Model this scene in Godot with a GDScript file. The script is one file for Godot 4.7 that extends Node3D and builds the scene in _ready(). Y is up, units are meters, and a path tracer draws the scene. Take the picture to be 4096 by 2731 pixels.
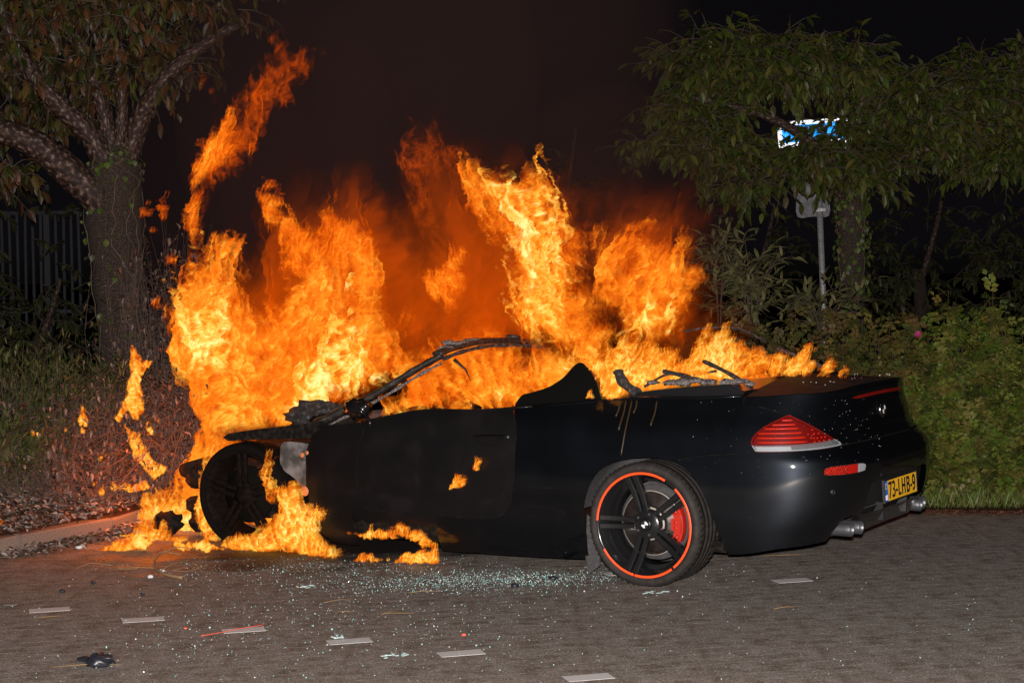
extends Node3D

var rng := RandomNumberGenerator.new()
var M := {}
var taken := {}

# ---------------------------------------------------------------- naming helpers
func put(o: Node3D, called: String, parent: Node) -> Node3D:
	o.name = called
	if parent == self:
		var k := called
		if taken.has(called):
			k = "%s_%03d" % [called, taken[called]]
			taken[called] += 1
		else:
			taken[called] = 1
		o.name = k
	parent.add_child(o, true)
	return o

func tag(o: Node, label: String, category: String, group := "", kind := "") -> void:
	if label: o.set_meta("label", label)
	if category: o.set_meta("category", category)
	if group: o.set_meta("group", group)
	if kind: o.set_meta("kind", kind)

func thing(called: String, label: String, category: String, at := Vector3.ZERO, turn := 0.0, group := "") -> Node3D:
	var o := Node3D.new()
	put(o, called, self)
	o.position = at
	o.rotation.y = turn
	tag(o, label, category, group)
	return o

func obj(called: String, mesh: Mesh, m: Material, parent: Node) -> MeshInstance3D:
	var o := MeshInstance3D.new()
	o.mesh = mesh
	o.material_override = m
	put(o, called, parent)
	return o

func many(called: String, mesh: Mesh, m: Material, xf: Array, cols: Array, parent: Node) -> MultiMeshInstance3D:
	var mm := MultiMesh.new()
	mm.transform_format = MultiMesh.TRANSFORM_3D
	mm.use_colors = cols.size() > 0
	mm.mesh = mesh
	mm.instance_count = xf.size()
	for i in xf.size():
		mm.set_instance_transform(i, xf[i])
		if cols.size(): mm.set_instance_color(i, cols[i])
	var o := MultiMeshInstance3D.new()
	o.multimesh = mm
	o.material_override = m
	put(o, called, parent)
	o.set_meta("kind", "stuff")
	return o

# ---------------------------------------------------------------- materials
func lin(r: float, g: float, b: float) -> Color:
	return Color(r, g, b).linear_to_srgb()

func mat(c: Color, rough := 0.8, metal := 0.0, spec := 0.5) -> StandardMaterial3D:
	var m := StandardMaterial3D.new()
	m.albedo_color = c
	m.roughness = rough
	m.metallic = metal
	m.metallic_specular = spec
	return m

func noise_tex(sd: int, freq: float, cols: Array, size := 512, octaves := 4, type := FastNoiseLite.TYPE_SIMPLEX_SMOOTH, bump := 0.0) -> NoiseTexture2D:
	var n := FastNoiseLite.new()
	n.seed = sd
	n.noise_type = type
	n.frequency = freq
	n.fractal_octaves = octaves
	var t := NoiseTexture2D.new()
	t.width = size
	t.height = size
	t.seamless = true
	t.noise = n
	if bump > 0.0:
		t.as_normal_map = true
		t.bump_strength = bump
	elif cols.size():
		var g := Gradient.new()
		var offs := PackedFloat32Array()
		var cc := PackedColorArray()
		for c in cols:
			offs.append(c[0])
			cc.append(c[1])
		g.offsets = offs
		g.colors = cc
		t.color_ramp = g
	return t

func tri(m: StandardMaterial3D, scale: float, tex: Texture2D, world := false) -> StandardMaterial3D:
	m.albedo_texture = tex
	m.uv1_triplanar = true
	m.uv1_world_triplanar = world
	m.uv1_scale = Vector3.ONE * scale
	return m

# ---------------------------------------------------------------- mesh helpers
func st_new(smooth := true) -> SurfaceTool:
	var st := SurfaceTool.new()
	st.begin(Mesh.PRIMITIVE_TRIANGLES)
	st.set_smooth_group(0 if smooth else -1)
	return st

func done(st: SurfaceTool) -> ArrayMesh:
	st.generate_normals()
	return st.commit()

func quad(st: SurfaceTool, a: Vector3, b: Vector3, c: Vector3, d: Vector3) -> void:
	st.add_vertex(a); st.add_vertex(b); st.add_vertex(c)
	st.add_vertex(a); st.add_vertex(c); st.add_vertex(d)

func box(st: SurfaceTool, c: Vector3, s: Vector3, b := Basis.IDENTITY, bev := 0.0) -> void:
	# chamfered box round its top and bottom edges
	var h := s * 0.5
	var rings := []
	if bev > 0.0:
		rings = [[-h.y, bev], [-h.y + bev, 0.0], [h.y - bev, 0.0], [h.y, bev]]
	else:
		rings = [[-h.y, 0.0], [h.y, 0.0]]
	var r := []
	for q in rings:
		var x: float = h.x - q[1]
		var z: float = h.z - q[1]
		r.append([c + b * Vector3(-x, q[0], -z), c + b * Vector3(x, q[0], -z), c + b * Vector3(x, q[0], z), c + b * Vector3(-x, q[0], z)])
	for i in r.size() - 1:
		for k in 4:
			var k2 := (k + 1) % 4
			quad(st, r[i][k], r[i + 1][k], r[i + 1][k2], r[i][k2])
	var t: Array = r[-1]
	quad(st, t[0], t[3], t[2], t[1])
	t = r[0]
	quad(st, t[0], t[1], t[2], t[3])

func box_mesh(s: Vector3, bev := 0.0) -> ArrayMesh:
	var st := st_new(false)
	box(st, Vector3.ZERO, s, Basis.IDENTITY, bev)
	return done(st)

func tube(st: SurfaceTool, pts: Array, rad: Array, sides := 8, flat := 1.0) -> void:
	var rings := []
	var up := Vector3.UP
	for i in pts.size():
		var d: Vector3 = (pts[mini(i + 1, pts.size() - 1)] - pts[maxi(i - 1, 0)]).normalized()
		if d.length() < 0.5: d = Vector3.UP
		if i == 0:
			up = Vector3.RIGHT if absf(d.y) > 0.9 else Vector3.UP
		var s := d.cross(up).normalized()
		up = s.cross(d).normalized()
		var ring := []
		for k in sides:
			var a := TAU * k / sides
			ring.append(pts[i] + (s * cos(a) + up * sin(a) * flat) * rad[i])
		rings.append(ring)
	var v0 := 0.0
	for i in rings.size() - 1:
		var v1: float = v0 + (pts[i + 1] - pts[i]).length()
		for k in sides:
			var k2 := (k + 1) % sides
			var ua := float(k) / sides
			var ub := float(k + 1) / sides
			for q in [[rings[i][k], ua, v0], [rings[i][k2], ub, v0], [rings[i + 1][k2], ub, v1], [rings[i][k], ua, v0], [rings[i + 1][k2], ub, v1], [rings[i + 1][k], ua, v1]]:
				st.set_uv(Vector2(q[1], q[2]))
				st.add_vertex(q[0])
		v0 = v1
	for e in [0, rings.size() - 1]:
		var c: Vector3 = pts[e]
		for k in sides:
			var k2 := (k + 1) % sides
			st.add_vertex(c)
			st.add_vertex(rings[e][k2 if e == 0 else k])
			st.add_vertex(rings[e][k if e == 0 else k2])

func tube_mesh(pts: Array, rad: Array, sides := 8, flat := 1.0) -> ArrayMesh:
	var st := st_new()
	tube(st, pts, rad, sides, flat)
	return done(st)

func spline(pts: Array, n: int) -> Array:
	var out := []
	var m := pts.size()
	for i in m - 1:
		var a = pts[maxi(i - 1, 0)]
		var b = pts[i]
		var c = pts[i + 1]
		var d = pts[mini(i + 2, m - 1)]
		for k in n:
			var t := float(k) / n
			out.append(b.cubic_interpolate(c, a, d, t))
	out.append(pts[m - 1])
	return out

func lathe(st: SurfaceTool, prof: Array, n := 48, a0 := 0.0, a1 := TAU) -> void:
	# profile of (radius, z) turned round the local z axis
	for i in prof.size() - 1:
		var p: Vector2 = prof[i]
		var q: Vector2 = prof[i + 1]
		for k in n:
			var a := lerpf(a0, a1, float(k) / n)
			var b := lerpf(a0, a1, float(k + 1) / n)
			var A := Vector3(p.x * cos(a), p.x * sin(a), p.y)
			var B := Vector3(p.x * cos(b), p.x * sin(b), p.y)
			var C := Vector3(q.x * cos(b), q.x * sin(b), q.y)
			var D := Vector3(q.x * cos(a), q.x * sin(a), q.y)
			quad(st, A, B, C, D)

func lathe_mesh(prof: Array, n := 48, smooth := true, a0 := 0.0, a1 := TAU) -> ArrayMesh:
	var st := st_new(smooth)
	lathe(st, prof, n, a0, a1)
	return done(st)

func prism(st: SurfaceTool, poly: Array, xf: Transform3D, depth: float) -> void:
	# poly: Vector2 outline in the local xy plane, extruded along local z by depth
	var p := PackedVector2Array(poly)
	if Geometry2D.is_polygon_clockwise(p): p.reverse()
	var idx := Geometry2D.triangulate_polygon(p)
	for i in range(0, idx.size(), 3):
		for k in [0, 2, 1]:
			var v := p[idx[i + k]]
			st.add_vertex(xf * Vector3(v.x, v.y, depth))
		for k in [0, 1, 2]:
			var v := p[idx[i + k]]
			st.add_vertex(xf * Vector3(v.x, v.y, 0))
	for i in p.size():
		var a := p[i]
		var b := p[(i + 1) % p.size()]
		quad(st, xf * Vector3(a.x, a.y, 0), xf * Vector3(a.x, a.y, depth), xf * Vector3(b.x, b.y, depth), xf * Vector3(b.x, b.y, 0))

func prism_mesh(poly: Array, depth: float, xf := Transform3D.IDENTITY) -> ArrayMesh:
	var st := st_new(false)
	prism(st, poly, xf, depth)
	return done(st)

func lump(seed_: int, r: Vector3, rough: float, rings := 10, freq := 2.2) -> ArrayMesh:
	var n := FastNoiseLite.new()
	n.seed = seed_
	n.frequency = freq
	n.fractal_octaves = 3
	var st := st_new()
	var g := []
	for i in rings + 1:
		var row := []
		var la := PI * i / rings - PI / 2
		for k in rings * 2:
			var lo := TAU * k / (rings * 2)
			var d := Vector3(cos(la) * cos(lo), sin(la), cos(la) * sin(lo))
			row.append(d * r * (1.0 + rough * n.get_noise_3dv(d)))
		g.append(row)
	for i in rings:
		for k in rings * 2:
			var k2 := (k + 1) % (rings * 2)
			quad(st, g[i][k], g[i + 1][k], g[i + 1][k2], g[i][k2])
	return done(st)

# a leaf: folded along its rib, drooping, from four cross rows
func leaf_mesh(length: float, width: float, fold := 0.25, droop := 0.3, rows := 4) -> ArrayMesh:
	var st := st_new(false)
	leaf(st, Transform3D.IDENTITY, length, width, fold, droop, rows)
	return done(st)

func leaf(st: SurfaceTool, xf: Transform3D, length: float, width: float, fold: float, droop: float, rows: int) -> void:
	var mid := []
	var lf := []
	var rt := []
	for i in rows + 1:
		var t := float(i) / rows
		var w := width * 0.5 * pow(sin(PI * pow(t, 0.8)), 0.85) if i > 0 and i < rows else 0.0
		var p := Vector3(0, -droop * length * t * t, length * t)
		mid.append(xf * p)
		lf.append(xf * (p + Vector3(-w, fold * w, 0)))
		rt.append(xf * (p + Vector3(w, fold * w, 0)))
	for i in rows:
		if i > 0:
			for q in [mid[i], lf[i], mid[i + 1]]: st.add_vertex(q)
			for q in [mid[i], mid[i + 1], rt[i]]: st.add_vertex(q)
		if i < rows - 1:
			for q in [lf[i], lf[i + 1], mid[i + 1]]: st.add_vertex(q)
			for q in [rt[i], mid[i + 1], rt[i + 1]]: st.add_vertex(q)

func rnd(a: float, b: float) -> float:
	return rng.randf_range(a, b)

func rvec(s := 1.0) -> Vector3:
	return Vector3(rng.randfn(), rng.randfn(), rng.randfn()) * s

func basis_for(dir: Vector3, roll := 0.0) -> Basis:
	# z along dir
	var z := dir.normalized()
	var x := (Vector3.UP.cross(z))
	if x.length() < 0.05: x = Vector3.RIGHT
	x = x.normalized()
	var b := Basis(x, z.cross(x), z)
	return b * Basis(Vector3.BACK, roll)

# ---------------------------------------------------------------- the place
func _ready() -> void:
	rng.seed = 7
	var cam := Camera3D.new()
	cam.name = "camera"
	cam.fov = 21.10
	cam.near = 0.05
	cam.far = 400.0
	cam.transform = Transform3D(Basis(Vector3.RIGHT, -0.046357) * Basis(Vector3.BACK, -0.011417), Vector3(0, 1.7689, 0))
	add_child(cam)
	var sky := ProceduralSkyMaterial.new()
	sky.sky_top_color = Color(0.035, 0.030, 0.040)
	sky.sky_horizon_color = Color(0.042, 0.036, 0.046)
	sky.ground_bottom_color = Color(0.02, 0.018, 0.02)
	sky.ground_horizon_color = Color(0.03, 0.027, 0.03)
	var env := Environment.new()
	env.background_mode = Environment.BG_SKY
	env.sky = Sky.new()
	env.sky.sky_material = sky
	env.tonemap_mode = Environment.TONE_MAPPER_LINEAR
	env.tonemap_exposure = 1.0
	env.sdfgi_enabled = true
	env.ssao_enabled = true
	env.ssil_enabled = true
	env.volumetric_fog_enabled = true
	env.volumetric_fog_density = 0.0
	var we := WorldEnvironment.new()
	we.name = "environment"
	we.environment = env
	add_child(we)
	# faint night glow from above
	var moon := DirectionalLight3D.new()
	moon.name = "night_light"
	moon.light_energy = 0.006
	moon.light_angular_distance = 10.0
	moon.light_color = Color(0.8, 0.85, 1.0)
	moon.rotation_degrees = Vector3(-60, 20, 0)
	moon.shadow_enabled = true
	add_child(moon)
	# the photographer's flash, just above the lens
	var flash := OmniLight3D.new()
	flash.name = "camera_flash"
	flash.position = Vector3(0.0, 1.90, 0.02)
	flash.light_energy = 175.0
	flash.light_size = 0.03
	flash.light_color = Color(1.0, 0.97, 0.95)
	flash.omni_range = 60.0
	flash.omni_attenuation = 2.0
	flash.shadow_enabled = true
	add_child(flash)
	# firelight
	var carxf := Transform3D(Basis(Vector3(-cos(YAW), 0, -sin(YAW)), Vector3.UP, Vector3(sin(YAW), 0, -cos(YAW))), Vector3(1.16, 0, -10.4772))
	for q in [[Vector3(3.2, 1.0, 0.0), 1.2], [Vector3(3.75, 0.45, -0.7), 1.3], [Vector3(0.7, 1.4, 0.0), 0.6], [Vector3(0.0, 1.4, 0.3), 0.35]]:
		var fl := OmniLight3D.new()
		fl.name = "firelight"
		fl.position = carxf * q[0]
		fl.light_energy = q[1]
		fl.light_size = 0.35
		fl.light_color = Color(1.0, 0.47, 0.16)
		fl.omni_range = 40.0
		fl.omni_attenuation = 2.0
		fl.shadow_enabled = true
		add_child(fl, true)
	materials()
	M.twig_burnt = mat(lin(0.085, 0.055, 0.045), 0.95)
	ground()
	plants()
	street_things()
	build_car(carxf)
	litter()
	build_fire(carxf)
	smoke(carxf)

const YAW := 0.53762

func plants() -> void:
	var brown := [Color(0.040, 0.019, 0.006), Color(0.018, 0.011, 0.005), Color(0.022, 0.034, 0.005), Color(0.070, 0.025, 0.008), Color(0.010, 0.006, 0.003), Color(0.050, 0.042, 0.008)]
	var green := [Color(0.028, 0.046, 0.005), Color(0.048, 0.062, 0.008), Color(0.062, 0.060, 0.012), Color(0.018, 0.028, 0.004), Color(0.040, 0.028, 0.007)]
	# left cherry tree
	var z := -14.5
	cherry("cherry_tree", "thick ivy-wrapped cherry tree with silvery limbs behind the left end of the fire",
		[Vector3(-3.02, -0.05, z), Vector3(-3.05, 0.7, z), Vector3(-3.09, 1.25, z), Vector3(-3.12, 1.8, z), Vector3(-3.14, 2.3, z), Vector3(-3.12, 2.5, z), Vector3(-3.11, 2.62, z), Vector3(-3.10, 2.72, z)], [0.27, 0.20, 0.185, 0.20, 0.235, 0.20, 0.13, 0.02],
		[
			[[Vector3(-3.10, 2.12, z + 0.05), Vector3(-3.42, 2.45, z + 0.15), Vector3(-3.72, 2.70, z + 0.2), Vector3(-4.05, 2.80, z + 0.25), Vector3(-4.6, 2.82, z + 0.3)], 0.145, 0.075],
			[[Vector3(-3.12, 2.35, z + 0.05), Vector3(-3.28, 2.75, z + 0.1), Vector3(-3.52, 3.0, z + 0.15), Vector3(-3.78, 3.35, z + 0.2), Vector3(-4.0, 3.9, z + 0.2)], 0.105, 0.05],
			[[Vector3(-3.12, 2.5, z), Vector3(-3.2, 2.95, z), Vector3(-3.35, 3.4, z), Vector3(-3.6, 4.0, z)], 0.075, 0.035],
			[[Vector3(-3.08, 2.35, z), Vector3(-2.92, 2.85, z), Vector3(-2.72, 3.15, z + 0.1), Vector3(-2.45, 3.4, z + 0.1), Vector3(-2.05, 3.62, z + 0.2)], 0.10, 0.035],
			[[Vector3(-3.1, 2.55, z), Vector3(-3.04, 3.0, z + 0.05), Vector3(-3.06, 3.5, z + 0.1), Vector3(-2.95, 4.0, z + 0.1)], 0.06, 0.02],
		],
		[[Vector3(-3.75, 3.75, z + 0.2), Vector3(0.75, 0.5, 0.8), 1.7], [Vector3(-3.1, 3.85, z + 0.2), Vector3(0.75, 0.45, 0.8), 1.7], [Vector3(-2.95, 3.35, z - 0.1), Vector3(0.55, 0.35, 0.5), 1.0], [Vector3(-4.1, 3.3, z + 0.1), Vector3(0.5, 0.4, 0.6), 1.2], [Vector3(-2.35, 3.8, z + 0.1), Vector3(0.5, 0.35, 0.5), 0.6],
			[Vector3(-3.75, 2.95, z - 0.5), Vector3(0.45, 0.2, 0.3), 0.5], [Vector3(-3.95, 2.42, z + 0.4), Vector3(0.3, 0.10, 0.3), 0.35], [Vector3(-3.4, 3.2, z - 0.1), Vector3(0.4, 0.25, 0.4), 0.6], [Vector3(-4.2, 2.7, z - 0.4), Vector3(0.5, 0.35, 0.3), 0.6]],
		6400, brown, 0.11, 0.9, 21, [230, [Color(0.03, 0.06, 0.008), Color(0.06, 0.09, 0.015), Color(0.035, 0.03, 0.012)], 0.95, 5])
	# right cherry tree
	z = -16.5
	cherry("cherry_tree", "spreading green cherry tree with ivy on its trunk, right of the fire",
		[Vector3(3.06, 0.0, z), Vector3(3.06, 0.9, z), Vector3(3.07, 1.5, z), Vector3(3.07, 2.1, z), Vector3(3.05, 2.4, z)], [0.17, 0.125, 0.115, 0.125, 0.10],
		[
			[[Vector3(3.03, 2.3, z), Vector3(2.9, 2.55, z + 0.1), Vector3(2.6, 2.8, z + 0.2), Vector3(2.2, 3.0, z + 0.3), Vector3(1.6, 3.15, z + 0.3)], 0.07, 0.025],
			[[Vector3(3.1, 2.3, z), Vector3(3.3, 2.55, z), Vector3(3.65, 2.66, z + 0.1), Vector3(4.1, 2.78, z + 0.2), Vector3(4.6, 2.95, z + 0.2)], 0.06, 0.025],
			[[Vector3(3.06, 2.35, z), Vector3(3.15, 2.9, z), Vector3(3.1, 3.4, z)], 0.055, 0.02],
			[[Vector3(3.03, 2.2, z + 0.05), Vector3(2.75, 2.4, z + 0.3), Vector3(2.3, 2.45, z + 0.5), Vector3(1.95, 2.35, z + 0.6)], 0.035, 0.012],
		],
		[[Vector3(1.75, 3.42, z + 0.2), Vector3(0.45, 0.32, 0.7), 1.3], [Vector3(2.35, 3.45, z + 0.2), Vector3(0.6, 0.30, 0.8), 1.7], [Vector3(2.9, 3.4, z + 0.2), Vector3(0.55, 0.30, 0.8), 1.5], [Vector3(1.6, 2.95, z + 0.3), Vector3(0.5, 0.32, 0.6), 1.1], [Vector3(2.15, 3.25, z + 0.3), Vector3(0.5, 0.14, 0.5), 0.8],
			[Vector3(3.55, 3.1, z + 0.2), Vector3(0.5, 0.33, 0.7), 1.7], [Vector3(4.15, 3.12, z + 0.2), Vector3(0.55, 0.36, 0.8), 2.0], [Vector3(4.7, 3.2, z + 0.2), Vector3(0.5, 0.45, 0.8), 1.8], [Vector3(3.75, 2.75, z + 0.3), Vector3(0.5, 0.25, 0.6), 1.2], [Vector3(4.35, 2.6, z + 0.3), Vector3(0.5, 0.27, 0.6), 1.3],
			[Vector3(1.9, 2.62, z + 0.4), Vector3(0.45, 0.20, 0.5), 0.9], [Vector3(2.55, 2.55, z + 0.4), Vector3(0.5, 0.15, 0.5), 0.8], [Vector3(3.1, 2.48, z + 0.35), Vector3(0.4, 0.18, 0.4), 0.8], [Vector3(2.05, 2.32, z + 0.5), Vector3(0.35, 0.12, 0.4), 0.5], [Vector3(1.25, 2.7, z + 0.3), Vector3(0.35, 0.15, 0.4), 0.4], [Vector3(2.95, 2.83, z + 0.3), Vector3(0.5, 0.17, 0.3), 0.42]],
		14500, green, 0.105, 0.45, 22, [750, [Color(0.04, 0.07, 0.01), Color(0.07, 0.10, 0.018), Color(0.05, 0.035, 0.015)], 0.98, 2])
	# rose hedge on the right, one bush after another
	var gmid := [Color(0.065, 0.066, 0.014), Color(0.045, 0.056, 0.012), Color(0.10, 0.078, 0.018), Color(0.075, 0.048, 0.016), Color(0.025, 0.034, 0.008)]
	var glow := [Color(0.055, 0.092, 0.010), Color(0.10, 0.125, 0.019), Color(0.09, 0.088, 0.018), Color(0.026, 0.042, 0.007), Color(0.10, 0.078, 0.018)]
	var scor := [Color(0.075, 0.045, 0.018), Color(0.055, 0.05, 0.016), Color(0.04, 0.045, 0.012)]
	var B := [
		["brownish rose bush touched by the fire, just behind the boot flames", Vector3(1.75, 0.1, -13.7), 0.95, 1.18, 0.8, 1700, scor, 1],
		["rose bush below the leaning post, with a pink flower on top", Vector3(2.30, 0.1, -13.8), 0.9, 1.25, 0.8, 1900, gmid, 2],
		["rose bush directly behind the boot lid's right end", Vector3(2.72, 0.1, -13.35), 0.95, 1.30, 0.8, 2300, gmid, 2],
		["tall rose bush that rises highest near the right edge", Vector3(3.27, 0.1, -13.3), 0.85, 1.42, 0.8, 2400, glow, 1],
		["rose bush at the right edge with a bright pink flower", Vector3(3.80, 0.1, -13.2), 0.95, 1.18, 0.8, 2300, glow, 2],
		["low bright green rose bush beside the rear bumper", Vector3(2.92, 0.05, -12.85), 0.75, 0.80, 0.5, 1700, glow, 0],
		["low bright green rose bush right of the exhausts, at the picture edge", Vector3(3.50, 0.05, -12.75), 0.8, 0.86, 0.5, 1800, glow, 0],
		["rose bush hidden mostly behind the flames on the boot", Vector3(1.2, 0.1, -14.2), 0.9, 1.05, 0.8, 1200, scor, 0],
	]
	for k in B.size():
		var b: Array = B[k]
		rose_bush(b[0], b[1], b[2], b[3], b[4], b[5], b[6], 100 + k, b[7])
	var wil := [Color(0.10, 0.10, 0.04), Color(0.07, 0.08, 0.03), Color(0.12, 0.11, 0.05)]
	sprig("slender shrub with narrow leaves rising left of the grey sign", Vector3(1.86, 0.9, -14.2), 1.15, 0.36, 8, wil, 201)
	sprig("slender narrow-leaved shrub nearest the smoke, its top at the fire's edge", Vector3(1.62, 1.0, -14.3), 1.28, 0.22, 4, wil, 202)
	sprig("leafy low shrub at the foot of the leaning post", Vector3(2.45, 0.95, -14.4), 0.55, 0.40, 6, wil, 203)
	# left side
	var fr := [Color(0.05, 0.065, 0.018), Color(0.075, 0.08, 0.028), Color(0.035, 0.05, 0.012)]
	frond_bush("feathery green shrub at the left edge, above the embers", Vector3(-3.35, 0.35, -12.9), 0.95, 0.92, 0.7, 120, fr, 301)
	frond_bush("lower feathery shrub in the left corner behind the kerb", Vector3(-3.45, 0.1, -12.2), 0.7, 0.75, 0.5, 90, fr, 302)
	frond_bush("feathery shrub at the foot of the ivy-wrapped trunk", Vector3(-3.0, 0.3, -13.6), 0.7, 0.72, 0.5, 60, [Color(0.05, 0.045, 0.016), Color(0.05, 0.06, 0.016)], 303)
	burnt_shrub("scorched brown shrub between the kerb and the tree trunk", Vector3(-2.78, 0.12, -12.7), 0.95, 0.95, 0.7, 300, 311)
	burnt_shrub("scorched twiggy shrub right beside the car nose", Vector3(-2.36, 0.12, -13.0), 0.7, 0.95, 0.6, 210, 312)
	burnt_shrub("low scorched shrub above the end of the kerb", Vector3(-3.15, 0.12, -12.2), 0.8, 0.6, 0.5, 190, 313)
	burnt_shrub("tall scorched creeper standing between the ivy-wrapped trunk and the fire", Vector3(-2.72, 0.15, -14.1), 0.5, 2.0, 0.4, 150, 314)
	# grass foot of the hedge
	rng.seed = 71
	var gx := []
	var gc := []
	for k in 3200:
		var x := rnd(1.9, 5.0)
		var zz := -12.27 - pow(rng.randf(), 1.5) * 0.7 + (x - 2.83) * 0.08
		var ld := Vector3(rnd(-0.5, 0.5), 1.0, rnd(-0.2, 0.6)).normalized()
		gx.append(Transform3D(basis_for(ld, rnd(-3, 3)).scaled_local(Vector3.ONE * rnd(0.05, 0.12)), Vector3(x, 0.04, zz)))
		gc.append(pick([Color(0.05, 0.09, 0.012), Color(0.08, 0.12, 0.02), Color(0.10, 0.08, 0.03)]))
	var grass := many("grass", leaf_mesh(1.0, 0.09, 0.1, 0.35, 3), M.leaf, gx, gc, self)
	tag(grass, "rank grass at the foot of the rose hedge", "grass")
	# dead leaves and ash on the bed and along the kerb
	gx = []
	gc = []
	for k in 9500:
		var t := rng.randf()
		var kk := [Vector2(-3.7, -9.8), Vector2(-3.02, -11.0), Vector2(-2.66, -11.66), Vector2(-2.52, -12.0), Vector2(-2.35, -12.7)]
		var ki := mini(int(t * 4), 3)
		var base: Vector2 = (kk[ki] as Vector2).lerp(kk[ki + 1], t * 4 - ki)
		var off := pow(rng.randf(), 1.3)
		var p := base + Vector2(-0.75, -0.35) * off * 1.6 + Vector2(-0.10, -0.04) + Vector2(rnd(-0.1, 0.1), rnd(-0.1, 0.1))
		var y := 0.125 + 0.11 * minf(1.0, off * 2.0)
		if rng.randf() < 0.16:
			p = base + Vector2(rnd(0.0, 0.22) * rng.randf() + 0.02, rnd(-0.02, 0.08))
			y = 0.012
		gx.append(Transform3D(basis_for(Vector3(rnd(-1, 1), rnd(-0.2, 0.4), rnd(-1, 1)), rnd(-1, 1)).scaled_local(Vector3.ONE * rnd(0.02, 0.055)), Vector3(p.x, y + rnd(0.0, 0.04), p.y)))
		gc.append(pick([Color(0.05, 0.03, 0.02), Color(0.12, 0.08, 0.06), Color(0.26, 0.22, 0.20), Color(0.03, 0.02, 0.015)]))
	var dl := many("dead_leaves", leaf_mesh(1.0, 0.5, 0.4, 0.4, 3), M.dull, gx, gc, self)
	tag(dl, "dry leaves and ash lying along the kerb and the bed", "leaf litter")
	gx = []
	gc = []
	for k in 4200:
		var x := rnd(1.8, 5.2)
		gx.append(Transform3D(basis_for(Vector3(rnd(-1, 1), rnd(-0.1, 0.3), rnd(-1, 1)), rnd(-1, 1)).scaled_local(Vector3.ONE * rnd(0.015, 0.04)), Vector3(x, rnd(0.008, 0.02), -12.34 + (x - 2.83) * 0.07 - absf(rng.randfn()) * 0.10 + 0.35 * rng.randf() * rng.randf())))
		gc.append(pick([Color(0.09, 0.035, 0.02), Color(0.15, 0.06, 0.035), Color(0.05, 0.025, 0.015)]))
	var rl := many("needle_litter", leaf_mesh(1.0, 0.3, 0.4, 0.4, 2), M.dull, gx, gc, self)
	tag(rl, "reddish brown litter drifted against the hedge foot", "leaf litter")
	# dark trees far behind
	var far := [
		["dark tree far behind at the right edge", Vector3(6.1, 0, -21.5), 3.1, 1.1], ["dark tree in the gap right of the ivy trunk", Vector3(5.0, 0, -22.5), 2.6, 1.0], ["dark bushy tree behind the leaning post", Vector3(3.0, 0, -23.0), 2.4, 1.0],
		["dark tree behind the smoke in the middle", Vector3(0.6, 0, -25.0), 3.5, 1.2], ["dark bushy tree below the fence at the left", Vector3(-4.9, 0, -18.8), 1.6, 0.9], ["dark bushy tree left of the fence, at the edge", Vector3(-6.0, 0, -19.6), 1.8, 0.9],
		["tall dark tree above the left limb, at the edge", Vector3(-5.9, 0, -19.5), 5.2, 1.5],
	]
	for k in far.size():
		var f: Array = far[k]
		var o: Vector3 = f[1]
		var h: float = f[2]
		var w: float = f[3]
		cherry("background_tree", f[0], [o, o + Vector3(0.05, h * 0.3, 0), o + Vector3(0, h * 0.6, 0)], [0.12, 0.10, 0.07],
			[[[o + Vector3(0, h * 0.5, 0), o + Vector3(0.2, h * 0.8, 0.1), o + Vector3(0.3, h, 0.1)], 0.05, 0.02]],
			[[o + Vector3(0, h * 0.35, 0), Vector3(w, h * 0.3, 0.7), 1.2], [o + Vector3(0.1, h * 0.7, 0), Vector3(w * 0.9, h * 0.3, 0.7), 1.0], [o + Vector3(-w * 0.5, h * 0.55, 0.2), Vector3(w * 0.5, h * 0.25, 0.5), 0.6]],
			1500, [Color(0.022, 0.032, 0.008), Color(0.035, 0.04, 0.012), Color(0.028, 0.022, 0.012)], 0.11, 0.4, 400 + k, [])

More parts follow.
